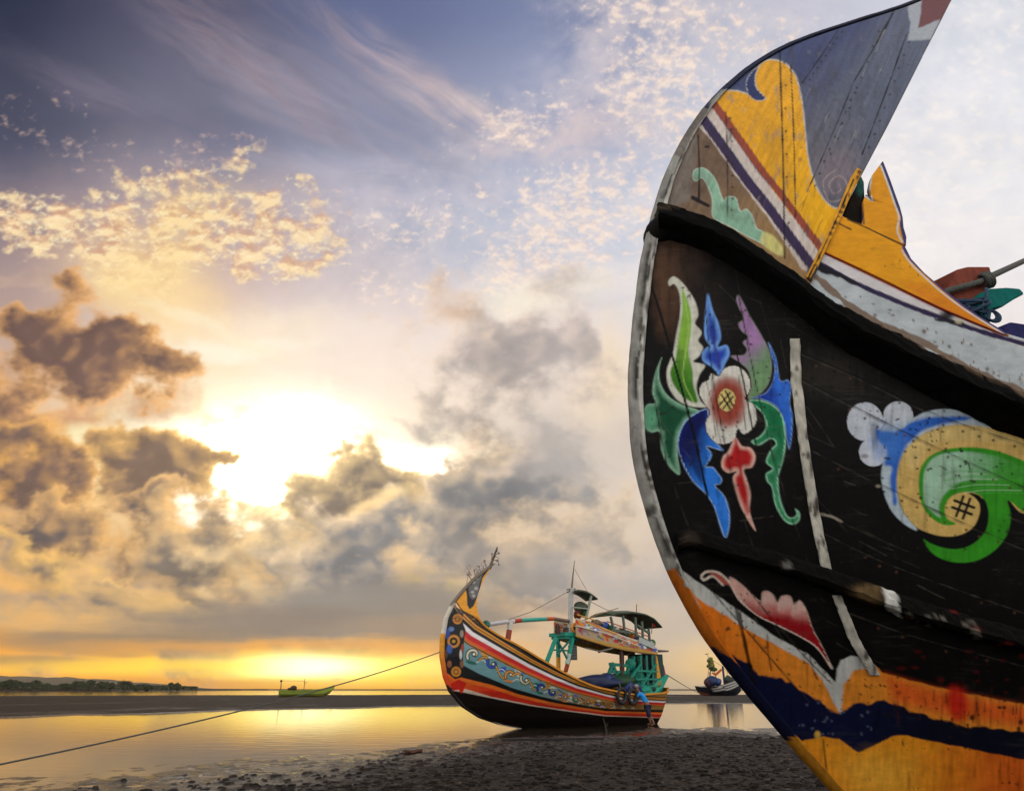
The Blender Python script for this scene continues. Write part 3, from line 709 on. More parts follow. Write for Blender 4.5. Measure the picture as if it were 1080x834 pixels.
M_TIMBER = paint_mat('worn_dark_timber', .75, .7, 2.0, .6, .08, (9, 9, 3))
# upper rail line: its outer lip as traced
RAIL = [(692, 219), (700, 217), (725, 222), (760, 233), (800, 254), (850, 289), (900, 326), (950, 352), (1000, 377), (1040, 396), (1080, 415)]
RP = sm(RAIL, 4, False)
rq = NB.hit(RP[:, 0], RP[:, 1], .13)
rt = rq[:, 0] - NB.s_stem(rq[:, 2]); o = np.argsort(rt)
RT, RZ = rt[o], rq[o, 2]
RT = np.r_[-.05, RT[RT > 0], RT[-1]+1.2, RT[-1]+2.6, RT[-1]+5, RT[-1]+8, RT[-1]+12]
RZ = np.r_[RZ[0], rq[o, 2][rt[o] > 0], RZ[-1]-.42, RZ[-1]-.72, RZ[-1]-.80, RZ[-1]-.66, RZ[-1]-.35]
ztop = lambda t: np.interp(t, RT, RZ)
LR = sm([(722, 570), (738, 566), (783, 580), (824, 590), (864, 603), (925, 624), (987, 646), (1080, 672)], 5, False)
lq = NB.hit(LR[:, 0], LR[:, 1], .05)
lt = lq[:, 0]-NB.s_stem(lq[:, 2])
LT = np.r_[lt, lt[-1]+2, lt[-1]+4, lt[-1]+8]; LZ = np.r_[lq[:, 2], lq[-1, 2]-.28, lq[-1, 2]-.36, lq[-1, 2]-.2]
def near_paint(px, py, q):
    cv = Canvas(px, py, (11, 9, 8))
    # brown bare planks near the stem, scuffs on the black
    cv.spot((706, 300), 16, 48, (96, 66, 46), .8, .6, rag=.4); cv.spot((722, 275), 20, 24, (60, 44, 34), .7, .7, rag=.4); cv.spot((735, 330), 26, 40, (44, 33, 27), .5, .7, rag=.4)
    cv.spot((880, 395), 40, 22, (52, 47, 41), .5, .8, rag=.6); cv.spot((945, 420), 60, 12, (34, 31, 28), .45, .8, rag=.5)
    Z6 = (.36, 660, 280)
    W_ = (206, 203, 190)
    cv.fill([(105,270),(85,320),(78,370),(86,402),(62,408),(50,440),(56,472),(75,488),(100,488),(105,540),(125,585),(158,612),(152,560),(155,505),(178,455),(218,428),(165,408),(122,380),(100,340),(98,300)], (120,168,136), z=Z6, inner=(18,74,48), iw=7, edge=(150,190,160), ew=1)
    cv.spot((70,448), 26, 32, (96,160,124), .8, .5, Z6)
    cv.fill([(128,60),(125,45),(140,32),(160,45),(185,75),(205,110),(212,145),(203,170),(222,195),(212,220),(226,240),(215,265),(198,282),(232,292),(215,322),(207,360),(220,398),(240,414),(190,412),(150,392),(125,352),(120,310),(130,278),(140,250),(148,200),(158,150),(160,110),(155,75),(142,54)], (204,202,186), z=Z6)
    cv.fill([(165,70),(183,110),(192,150),(190,200),(184,240),(186,270),(196,310),(198,350),(210,400),(172,388),(142,352),(130,312),(146,270),(156,200),(166,130)], (132,178,64), z=Z6, col2=(58,118,28), grad=((190,200),(140,340)), aa=1.2)
    cv.line([(172,95),(184,170),(176,250),(168,330),(200,402)], 1.2, (176,200,110), z=Z6, a=.7)
    cv.fill([(240,420),(192,440),(165,470),(152,520),(165,575),(195,630),(235,670),(260,710),(275,760),(292,800),(304,760),(302,710),(287,672),(262,645),(276,640),(282,625),(268,605),(255,590),(235,588),(246,570),(252,550),(238,530),(286,542),(258,510),(240,470)], (44,124,226), z=Z6, col2=(8,20,92), grad=((262,560),(180,520)), edge=(150,180,226), ew=1)
    cv.fill([(232,440),(196,455),(175,490),(172,530),(190,585),(225,640),(218,560),(212,500)], (8,16,70), z=Z6, aa=3, a=.8)
    cv.fill([(330,85),(345,110),(365,150),(395,200),(420,250),(428,300),(420,340),(400,370),(368,390),(358,386),(368,350),(360,310),(335,285),(308,265),(345,262),(355,245),(343,225),(358,210),(338,190),(330,170),(345,155),(332,125),(324,100)], (160,120,166), z=Z6, col2=(112,146,104), grad=((352,240),(402,290)), edge=(140,140,130), ew=.8)
    cv.fill([(418,225),(440,270),(452,335),(476,335),(485,360),(480,400),(488,440),(486,500),(478,538),(470,490),(460,450),(438,410),(392,390),(372,388),(410,372),(430,340),(436,300),(426,260)], (50,110,214), z=Z6, col2=(20,52,150), grad=((470,380),(410,400)), edge=(126,160,214), ew=.8)
    cv.fill([(360,396),(400,395),(440,415),(462,450),(469,510),(461,570),(447,620),(452,680),(470,728),(488,738),(501,728),(497,712),(509,724),(508,745),(490,758),(463,745),(438,700),(428,650),(414,632),(411,610),(430,595),(411,575),(425,540),(440,522),(425,507),(390,526),(368,515),(395,498),(411,470),(398,430)], (22,122,76), z=Z6, col2=(70,150,104), grad=((420,440),(440,640)), edge=(150,206,170), ew=1.3, inner=(16,104,62), iw=9)
    cv.fill([(240,82),(255,130),(272,170),(279,210),(270,238),(296,233),(304,260),(290,290),(277,324),(255,300),(226,280),(224,255),(240,238),(249,240),(232,210),(231,160)], (112,160,226), z=Z6, inner=(34,66,168), iw=7)
    cv.line([(252,190),(262,240),(276,300)], 3, (60,58,128), z=Z6, a=.7, aa=2)
    cv.fill([(240,335),(250,314),(272,322),(288,300),(320,292),(350,308),(367,342),(362,372),(350,390),(375,405),(386,440),(376,475),(346,496),(328,482),(321,507),(298,523),(264,521),(237,490),(234,455),(246,430),(226,400),(213,370),(224,342)], (212,208,196), z=Z6, edge=(60,50,44), ew=.8)
    cv.spot((297,400), 50, 68, (150,56,40), .95, .35, Z6, rag=.12); cv.fill([(262,345),(335,340),(345,450),(285,470),(262,440)], (150,54,38), z=Z6, aa=3.5, a=.55)
    cv.fill([(295,358),(318,372),(322,395),(313,420),(295,430),(276,418),(269,394),(277,370)], (214,190,118), z=Z6, edge=(120,70,40), ew=.7)
    for a, b in (((280,378),(306,420)), ((292,368),(314,410)), ((276,408),(306,372)), ((284,420),(314,384))): cv.line([a, b], 1.7, (28,24,20), z=Z6)
    for lx, ly in (((252,330),(262,500)), ((330,320),(352,480))): cv.line([lx, ly], .9, (70,62,54), z=Z6, a=.7)
    cv.fill([(322,503),(340,528),(366,534),(380,560),(370,590),(346,598),(356,630),(366,670),(363,720),(381,777),(355,740),(330,690),(317,650),(314,620),(325,602),(300,607),(281,590),(284,560),(300,544),(311,520)], (222,176,160), z=Z6, inner=(176,28,30), iw=6)
    cv.line([(322,510),(334,580),(344,640),(360,720)], 3, (160,22,26), z=Z6, a=.7, aa=2.5)
    # cracks between the planks of the bow panel
    cv.line([(60,20),(95,120),(135,260),(180,420),(215,560),(240,680),(258,770)], 2.6, (5,4,4), z=Z6); cv.line([(62,40),(70,62)], 5, (6,5,5), z=Z6)
    cv.line([(318,230),(345,340),(372,480),(410,640),(440,760),(460,850)], 1.7, (6,5,5), z=Z6); cv.line([(232,330),(262,440),(284,560)], .8, (40,34,30), z=Z6, a=.7)
    cv.line([(392,100),(430,230)], .8, (46,40,34), z=Z6, a=.6); cv.line([(452,215),(470,300)], .9, (60,52,44), z=Z6, a=.6)
    # scroll
    Z7 = (.288, 860, 380)
    Wb = (192, 197, 206)
    cv.fill([(182,224),(306,198),(330,260),(290,330),(212,338)], Wb, smooth=False, z=Z7)
    for c, rx, ry in (((182,224), 66, 70), ((304,200), 54, 50), ((212,336), 52, 52)): cv.spot(c, rx, ry, Wb, 1, .03, Z7, rag=.025)
    cv.line([(232,262),(250,240),(262,214)], 1, (90,90,96), z=Z7, a=.7); cv.line([(222,280),(246,292),(262,300)], 1, (90,90,96), z=Z7, a=.7)
    cv.spot((180,350), 14, 8, (110,80,60), .6, .6, Z7)
    cv.fill([(250,250),(355,212),(400,190),(470,178),(560,190),(640,222),(672,254),(600,244),(520,237),(440,252),(370,287),(320,347),(300,420),(303,500),(325,560),(376,622),(330,602),(280,552),(250,482),(241,420),(248,372),(260,320)], (176,190,198), z=Z7)
    cv.fill([(222,250),(250,258),(300,258),(360,222),(440,205),(568,211),(450,236),(375,272),(322,332),(300,400),(297,505),(287,525),(274,450),(279,392),(252,382),(262,330),(225,285)], (44,98,188), z=Z7, aa=2.4, rag=1.2)
    cv.spot((262,300), 60, 60, (72,126,200), .55, .6, Z7, rag=.5)
    cv.fill([(303,490),(300,420),(320,347),(370,287),(440,252),(520,236),(620,245),(700,262),(770,292),(860,345),(900,420),(860,500),(764,560),(700,500),(640,470),(606,520),(602,560),(577,612),(520,642),(450,642),(380,617),(328,562)], (208,172,98), z=Z7)
    cv.fill([(330,340),(400,270),(520,240),(640,250),(760,300),(700,300),(560,290),(430,310),(360,400)], (214,186,120), z=Z7, aa=4, a=.7)
    cv.fill([(515,598),(470,602),(420,572),(388,522),(378,450),(388,390),(420,350),(480,325),(570,318),(660,330),(764,368),(860,420),(930,520),(830,600),(764,556),(705,512),(716,570),(700,640),(650,700),(580,735),(500,737),(430,707),(396,652),(450,680),(520,690),(580,670),(625,620),(634,560),(620,510),(580,484),(530,484),(490,505),(474,545),(484,580)], (52,146,30), z=Z7)
    cv.fill([(400,520),(395,450),(405,392),(440,352),(500,336),(580,336),(680,356),(770,396),(800,450),(700,440),(560,440),(505,462),(466,500),(452,540),(456,575),(420,547)], (160,196,168), z=Z7, col2=(64,150,48), grad=((460,380),(700,470)), aa=1.5)
    for k in range(9):
        y0 = 400+k*10; cv.line([(455+k*9, y0+20), (520+k*14, y0+5), (600+k*22, y0+6)], .9, (186,208,180) if k % 2 else (84,160,76), z=Z7, a=.55)
    cv.line([(455,385),(480,400)], .9, (50,70,50), z=Z7); cv.line([(560,375),(566,400)], .9, (50,70,50), z=Z7)
    cv.fill([(560,486),(600,494),(626,530),(633,570),(616,625),(571,669),(510,689),(440,676),(400,655),(372,618),(450,642),(520,642),(577,612),(602,560),(598,520)], (10,9,9), z=Z7)
    cv.spot((541,543), 60, 58, (214,180,104), 1, .03, Z7)
    for k in range(4):
        a = math.radians(20+90*k); p = np.array([541, 538]); d = np.array([math.cos(a), math.sin(a)]); w = np.array([-d[1], d[0]])
        cv.line([p + w*13 - d*38, p + w*13 + d*38], 2.9, (26,22,18), z=Z7)
    cv.spot((541,538), 7, 7, (200,176,120), 1, .2, Z7)
    rs = np.random.RandomState(4)
    for _ in range(16): cv.spot((rs.uniform(250,560), rs.uniform(190,520)), rs.uniform(3,7), rs.uniform(3,7), (34,30,26), .85, .4, Z7)
    for k in (330, 410, 470): cv.line([(k, 260), (k-12, 600)], .6, (150,120,66), z=Z7, a=.5)
    cv.line([(20,562),(60,572),(96,590)], 2.6, (150,140,124), z=Z7, rag=1.6, a=.8); cv.line([(110,600),(220,650),(340,700)], .8, (70,62,54), z=Z7, a=.5, rag=.8)
    cv.spot((230,460), 9, 6, (150,140,120), .8, .5, Z7)
    # lower bow: white edge, orange, blue, yellow
    Z3 = (.4078, 640, 494)
    cv.fill([(60,150),(180,255),(340,365),(430,430),(520,480),(585,545),(592,552),(596,520),(605,495),(630,484),(662,488),(690,505),(712,530),(850,568),(1079,612),(1300,660),(1500,2000),(-400,2000),(-200,400)], (198,197,190), smooth=False, z=Z3, rag=.8)
    cv.fill([(120,240),(200,312),(340,402),(410,442),(520,502),(560,548),(605,640),(612,560),(640,522),(690,508),(712,526),(850,565),(1079,609),(1300,656),(1500,2000),(-400,2000),(-200,420)], (232,118,26), smooth=False, z=Z3, rag=1.2, col2=(232,140,44), grad=((200,300),(560,600)))
    cv.fill([(720,535),(850,572),(1079,616),(1300,664),(1300,720),(1079,668),(850,630),(740,600)], (226,84,30), smooth=False, z=Z3, aa=8, a=.8)
    cv.fill([(885,572),(925,580),(930,640),(905,655),(890,640)], (206,34,22), z=Z3, aa=5, a=.8); cv.spot((905,600), 26, 34, (196,28,20), .7, .6, Z3, rag=.4)
    cv.fill([(240,430),(300,468),(350,492),(395,532),(450,542),(500,572),(550,602),(600,632),(632,612),(700,600),(760,612),(830,640),(900,660),(1079,682),(1300,716),(1500,2000),(-400,2000),(-200,420)], (14,20,52), smooth=False, z=Z3, rag=3.2, aa=1.4, col2=(12,14,30), grad=((600,650),(900,700)))
    cv.fill([(300,640),(430,690),(490,706),(560,692),(600,700),(650,732),(692,716),(740,690),(780,690),(830,702),(930,722),(1079,752),(1300,790),(1500,2000),(-400,2000),(-200,700)], (236,150,34), smooth=False, z=Z3, rag=1.0, aa=1.0, col2=(214,96,26), grad=((740,760),(1060,800)))
    cv.spot((700,790), 90, 50, (250,190,70), .5, .8, Z3, rag=.3); cv.spot((545,688), 8, 10, (220,170,70), .9, .4, Z3)
    for a, b in (((345,370),(385,580)), ((560,700),(580,834)), ((415,425),(425,520)), ((525,485),(545,545))): cv.line([a, ((a[0]+b[0])/2-3, (a[1]+b[1])/2), b], 1.6, (48,28,18), z=Z3, a=.75, rag=1)
    cv.line([(310,270),(345,400),(372,520),(385,580)], 4, (18,14,12), z=Z3, a=.8, rag=1)
    for k in range(22):
        x = rs.uniform(720,1079); y = rs.uniform(560,640); cv.line([(x, y), (x+rs.uniform(-3,3), y+rs.uniform(8,46))], rs.uniform(.6,1.8), (60,26,16), z=Z3, a=.6, rag=1.2)
    for k in range(14): cv.spot((rs.uniform(720,1079), rs.uniform(585,680)), rs.uniform(2,7), rs.uniform(3,8), (24,15,12), .85, .5, Z3, rag=.6)
    for k in range(14): cv.spot((rs.uniform(740,1079), rs.uniform(470,600)), rs.uniform(3,12), rs.uniform(3,6), (92,18,15), .55, .9, Z3, rag=.9)
    for k in range(24): cv.spot((rs.uniform(430,700), rs.uniform(600,690)), rs.uniform(2,4), rs.uniform(2,5), (90,100,120), .7, .5, Z3)
    # red fringe
    cv.line([(300,300),(275,278),(250,288),(246,275),(262,266),(290,270),(318,296),(345,340),(395,380),(440,402),(500,432),(545,462),(582,515)], 2.6, (214,196,180), z=Z3)
    cv.fill([(318,280),(350,300),(396,342),(402,320),(420,318),(440,345),(452,330),(475,330),(487,362),(498,340),(516,365),(532,412),(560,465),(582,515),(545,464),(500,434),(440,404),(390,380),(350,345),(326,312)], (214,164,150), z=Z3, col2=(150,18,26), grad=((430,335),(420,392)), edge=(220,190,176), ew=.7)
    for c in ((420,332),(462,344),(497,356)): cv.fill([(c[0]-18,c[1]+28),(c[0]-16,c[1]),(c[0],c[1]-12),(c[0]+15,c[1]+2),(c[0]+18,c[1]+34)], (222,186,174), z=Z3, aa=1.6, a=.8, col2=(190,90,84), grad=((c[0],c[1]),(c[0]+4,c[1]+40)))
    cv.fill([(262,268),(290,274),(318,300),(300,296),(280,278)], (176,80,66), z=Z3)
    # plank seams and nail heads down the side
    for pts in ([(842,398),(900,428),(980,468),(1085,516)], [(850,470),(920,506),(1000,544),(1085,580)], [(868,560),(930,590),(1010,620),(1085,646)], [(884,640),(960,668),(1040,690),(1085,702)], [(845,372),(910,400),(990,438),(1085,470)]):
        P = sm(pts, 8, False); cv.line(P, 1.05, (2, 2, 2), smooth=False, rag=.9, a=.75); cv.line(P + np.array([-.6, 1.7]), .9, (74, 68, 60), smooth=False, a=.5, rag=1.4)
        for q_ in resample(P, 15)[1:-1]: cv.spot(q_ + np.array([rs.uniform(-3, 3), rs.uniform(5, 8)]), 1.5, 1.5, (4, 4, 4) if rs.rand() < .6 else (84, 56, 40), .8, .5); cv.spot(q_ + np.array([rs.uniform(-3, 3), rs.uniform(-9, -6)]), 1.3, 1.3, (5, 4, 4), .7, .5)
    for pts in ([(742,300),(752,400),(776,520),(800,600)], [(770,262),(792,380),(820,500),(850,590)], [(690,420),(706,500),(730,570)], [(730,600),(790,668),(852,740)], [(780,610),(830,672),(876,720)]):
        P = sm(pts, 8, False); cv.line(P, 1.1, (3, 3, 3), smooth=False, rag=.6, a=.85); cv.line(P + np.array([1.5, 0]), .8, (70, 62, 54), smooth=False, a=.35, rag=1.4)
        for q_ in resample(P, 11)[1:-1]: cv.spot(q_ + np.array([4, rs.uniform(-3, 3)]), 1.3, 1.3, (6, 5, 5), .7, .5)
    # scuffs, salt and rubbed patches
    lo = fbm(cv.x/70, cv.y/40, 4, 225); scr = fbm(cv.x/30, cv.y/3.2, 4, 226)
    m = .09*sstep(.02, .5, lo)*sstep(-.2, .5, scr); cv.C = cv.C*(1-m[:, None]) + np.array(srgb(120, 112, 102))*m[:, None]
    for _ in range(70):
        x = rs.uniform(690, 1080); y = rs.uniform(300, 700); l = rs.uniform(6, 40); sl = rs.uniform(.25, .55) if x > 860 else rs.uniform(-.2, 1.6)
        cv.line([(x, y), (x+l*.5, y+l*.5*sl+rs.uniform(-1, 1)), (x+l, y+l*sl)], rs.uniform(.4, 1.0), (110, 100, 88), a=rs.uniform(.1, .32), rag=.9)
    # brush strokes and flaking: the paint is uneven, and gone in small chips
    br = fbm(cv.x/4, cv.y/26, 4, 227); cv.C *= (1 + .26*br)[:, None]
    ch = fbm(cv.x/5, cv.y/6, 4, 228) + .5*fbm(cv.x/50, cv.y/50, 3, 229); m = .75*sstep(.44, .56, ch); cv.C = cv.C*(1-m[:, None]) + np.array(srgb(38, 30, 25))*m[:, None]
    n = fbm(cv.x/9, cv.y/60, 4, 215); cv.C *= (1 - .42*sstep(.12, .6, n))[:, None]
    return cv.out()
def build_near_hull():
    tcol = np.concatenate([np.arange(0, 2.35, .0046), np.geomspace(2.36, 11.5, 27)])
    vrow = np.linspace(0, 1, 760)**.92
    T, Vv = np.meshgrid(tcol, vrow)
    zb = -.02; Z = zb + Vv*(ztop(T)-.02 - zb); S_ = NB.s_stem(Z) + T; Nn = NB.B(S_, Z)
    q = np.stack([S_, Nn, Z], -1)
    px, py = proj(NB.world(S_, Nn, Z))
    col = near_paint(px, py, q)
    # aft of the decorated bow the bands of the lower side simply run on
    for r_ in range(T.shape[0]):
        c0 = int(np.argmax(px[r_] > 1120)) or T.shape[1]-1
        c0 = min(c0, T.shape[1]-1)
        if Z[r_, c0] < np.interp(T[r_, c0], LT, LZ) - .1: col[r_, c0:] = col[r_, c0]
    nr, nc = T.shape
    ri = np.unique(np.r_[np.arange(0, nr, 8), nr-1]); ci = np.unique(np.r_[np.arange(0, nc-27, 8), np.arange(nc-27, nc)])
    q2 = q[ri][:, ci]*np.array([1, -1, 1]); c2 = col[ri][:, ci]; r2, k2 = q2.shape[:2]; M = nr*nc
    F = [grid_faces(nr, nc), grid_faces(r2, k2, M, True)]
    # transom, bottom and top strips join the two sides
    A = ri*nc + nc-1; Bq = M + np.arange(r2)*k2 + k2-1; F.append(np.stack([A[:-1], Bq[:-1], Bq[1:], A[1:]], 1))
    A = ci; Bq = M + np.arange(k2); F.append(np.stack([A[:-1], Bq[:-1], Bq[1:], A[1:]], 1))
    A = (nr-1)*nc + ci; Bq = M + (r2-1)*k2 + np.arange(k2); F.append(np.stack([A[:-1], A[1:], Bq[1:], Bq[:-1]], 1))
    return raw_mesh('hull', np.concatenate([NB.local(q).reshape(-1, 3), NB.local(q2).reshape(-1, 3)]), np.concatenate(F), M_PAINT, near, True, np.concatenate([col.reshape(-1, 3), c2.reshape(-1, 3)]))
build_near_hull()
# stem timber wrapped round the leading edge
def build_stem_post():
    z = np.linspace(.05, float(NB.sz[-1])-.05, 1100); s0 = NB.s_stem(z)
    ring = []
    wv = np.interp(z, [0, 1.2, 2.2, 3.2, 4.0, 5.2], [.028, .028, .028, .031, .030, .016]) * (1 + .07*fbm(z*3, z*0, 3, 221))
    for t, o in ((1.0, -.004), (1.0, .014), (.85, .017), (.65, .019), (.45, .020), (.25, .021), (.02, .022)):
        s = s0 + t*wv; n = NB.B(s, z) + o; ring.append(np.stack([s, np.maximum(n, .004), z], -1))
    nose = np.stack([s0 - .022, 0*z+.012, z], -1); ring.append(nose)
    P = np.stack(ring + [r*np.array([1, -1, 1]) for r in ring[::-1]], 1)
    P[..., 0] += .005*fbm(z[:, None]*5 + 0*np.arange(P.shape[1])[None], z[:, None]*2 + 0*np.arange(P.shape[1])[None], 3, 223)
    Pw = NB.world(P[..., 0], np.abs(P[..., 1]), P[..., 2]); px, py = proj(Pw)
    cv = Canvas(px, py, (186, 183, 174))
    cv.C *= (1 + .4*cv.n2 + .4*cv.n1)[:, None]; rs = np.random.RandomState(31)
    for _ in range(46):
        y = rs.uniform(150, 610); x = np.interp(y, [150, 200, 240, 340, 410, 480, 535, 610], [722, 700, 690, 674, 670, 673, 688, 716]) + rs.uniform(-4, 14); l = rs.uniform(10, 46); x2 = np.interp(y+l, [150, 200, 240, 340, 410, 480, 535, 610], [722, 700, 690, 674, 670, 673, 688, 716]) + (x - np.interp(y, [150, 200, 240, 340, 410, 480, 535, 610], [722, 700, 690, 674, 670, 673, 688, 716]))
        cv.line([(x, y), (.5*(x+x2)+rs.uniform(-1, 1), y+l/2), (x2, y+l)], rs.uniform(.8, 2.2), (58, 50, 44), rag=1, a=.8)
    for _ in range(26):
        y = rs.uniform(150, 610); x = np.interp(y, [150, 240, 340, 410, 535, 610], [722, 690, 674, 670, 688, 716]) + rs.uniform(-3, 14); cv.spot((x, y), rs.uniform(2, 5), rs.uniform(3, 9), (70, 60, 52), .8, .5, rag=.6)
    for y0, y1 in ((150, 215), (225, 300), (300, 430), (420, 560)):
        cv.line([(np.interp(y, [150, 410, 610], [722, 673, 716])+6, y) for y in np.linspace(y0, y1, 5)], 1.6, (60, 52, 46), rag=1.5, a=.8)
    cv.fill([(600, 612), (712, 600), (740, 640), (1100, 900), (600, 900)], (204, 108, 26), smooth=False, rag=4)
    cv.fill([(690, 660), (758, 684), (800, 718), (850, 770), (835, 785), (700, 760)], (18, 22, 50), smooth=False, rag=3)
    cv.fill([(800, 800), (838, 776), (860, 780), (960, 900), (800, 900)], (196, 130, 36), smooth=False, rag=3)
    cv.fill([(600, -60), (1100, -60), (1100, 20), (758, 96), (738, 130), (722, 150), (600, 150)], (58, 62, 86), smooth=False, rag=2)
    cv.line([(742, 118), (716, 160)], 9, (150, 140, 130), rag=2, a=.8)
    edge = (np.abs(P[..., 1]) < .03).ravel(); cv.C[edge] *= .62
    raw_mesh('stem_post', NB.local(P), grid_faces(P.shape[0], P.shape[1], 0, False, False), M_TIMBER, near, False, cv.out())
build_stem_post()
# ---- upper rub rail
def sweep_curve(tt, zf, ds=0): 
    z = zf(tt); s = NB.s_stem(z) + tt + ds; return np.stack([s, NB.B(s, z), z], -1)
tt = np.concatenate([np.linspace(.0, 2.4, 150), np.geomspace(2.45, 11.4, 24)])
def rail_col(P):
    px, py = proj(NB.world(P[..., 0], P[..., 1], P[..., 2])); cv = Canvas(px, py, (8, 7, 6))
    up = P[..., 2] - ztop(np.maximum(P[..., 0]-NB.s_stem(P[..., 2]), 0)); u = up.ravel()
    worn = (u > -.035)*(fbm(cv.x/12, cv.y/12, 4, 231) > -.1)*sstep(780, 900, cv.x)
    cv.C = cv.C*(1-.85*worn[:, None]) + np.array(srgb(112, 92, 72))*.85*worn[:, None]
    lip = (np.abs(u + .005) < .022)*(fbm(cv.x/18, cv.y/9, 4, 233) > -.05); cv.C = cv.C*(1-.5*lip[:, None]) + np.array(srgb(84, 72, 60))*.5*lip[:, None]  # upper lip: worn brown, with the light along its edge painted in
    return cv.out()
def fine_prof(pr, k=4):
    o = []
    for i in range(len(pr)):
        a = np.array(pr[i]); b = np.array(pr[(i+1) % len(pr)])
        for j in range(k): o.append(tuple(a + (b-a)*j/k))
    return o
rail_sweep(NB, 'rub_rail', sweep_curve(tt, ztop), fine_prof([(-.03, .035), (.115, .022), (.137, .010), (.142, -.055), (.128, -.068), (.02, -.120), (-.03, -.135)]), M_TIMBER, near, rail_col, jit=.014, skip=16)
nb = MB(); 
zt0 = float(ztop(0)); s0 = float(NB.s_stem(zt0))
nb.blob((s0+.03, 0, zt0-.065), (.075, .11, .09), 5, 16, 10, .06)
raw_mesh('rail_nose', nb.v, nb.f, M_TIMBER, near, True, [srgb(26, 22, 20)]*len(nb.v))
# ---- lower rub rail
def low_col(P):
    px, py = proj(NB.world(P[..., 0], P[..., 1], P[..., 2])); cv = Canvas(px, py, (13, 11, 9))
    cv.spot((728, 570), 9, 9, (58, 48, 40), .8, .5); cv.fill([(928, 608), (942, 612), (953, 660), (938, 655)], (206, 204, 196), smooth=False, rag=.6)
    cv.spot((915, 626), 16, 10, (120, 96, 62), .7, .6, rag=.6); cv.spot((830, 596), 5, 4, (110, 106, 100), .9, .5)
    rs = np.random.RandomState(8)
    for _ in range(26): cv.spot((rs.uniform(955, 1080), rs.uniform(630, 680)), rs.uniform(2, 6), rs.uniform(1, 3), (110, 24, 20) if rs.rand() < .5 else (120, 112, 100), .8, .5, rag=.5)
    return cv.out()
lt2 = np.concatenate([np.linspace(lt[0], lt[-1], 130), np.linspace(lt[-1]+.3, 10, 20)])
rail_sweep(NB, 'rub_rail', sweep_curve(lt2, lambda t: np.interp(t, LT, LZ)), fine_prof([(-.02, .04), (.045, .038), (.062, .02), (.062, -.025), (.045, -.04), (-.02, -.045)], 3), M_TIMBER, near, low_col, jit=.010, skip=22)
# ---- pale frame batten down the side
def plain(px, py, base, streak=.3):
    cv = Canvas(px, py, base); cv.C *= (1 + streak*cv.n1 + streak*.8*cv.n2)[:, None]; return cv
def px_of(q): return proj(NB.world(q[..., 0], q[..., 1], q[..., 2]))
for A, Bq in (([(834, 357), (835, 400), (843, 465), (855, 542), (868, 602)], [(845, 357), (847, 400), (854, 464), (866, 541), (879, 602)]),
              ([(879, 628), (896, 674), (918, 712)], [(889, 628), (908, 674), (930, 712)])):
    A = resample(A, 60); Bq = resample(Bq, 60); wob = .8*fbm(np.arange(60)*.23, np.arange(60)*0+A[0, 0], 3, 241); A[:, 0] += wob - .6; Bq[:, 0] += wob + .8*fbm(np.arange(60)*.31, np.arange(60)*0+3, 3, 243) - 1.4
    q = patch(NB, A, Bq, 120, 7, .012); px, py = px_of(q); cv = plain(px, py, (190, 184, 170), .5)
    rs = np.random.RandomState(2)
    for _ in range(150): cv.spot((rs.uniform(830, 930), rs.uniform(357, 710)), rs.uniform(.8, 2.6), rs.uniform(2, 12), (52, 44, 38), .8, .4, rag=.8)
    slab_mesh(NB, 'frame_batten', q, cv.out(), .03, M_TIMBER, near)
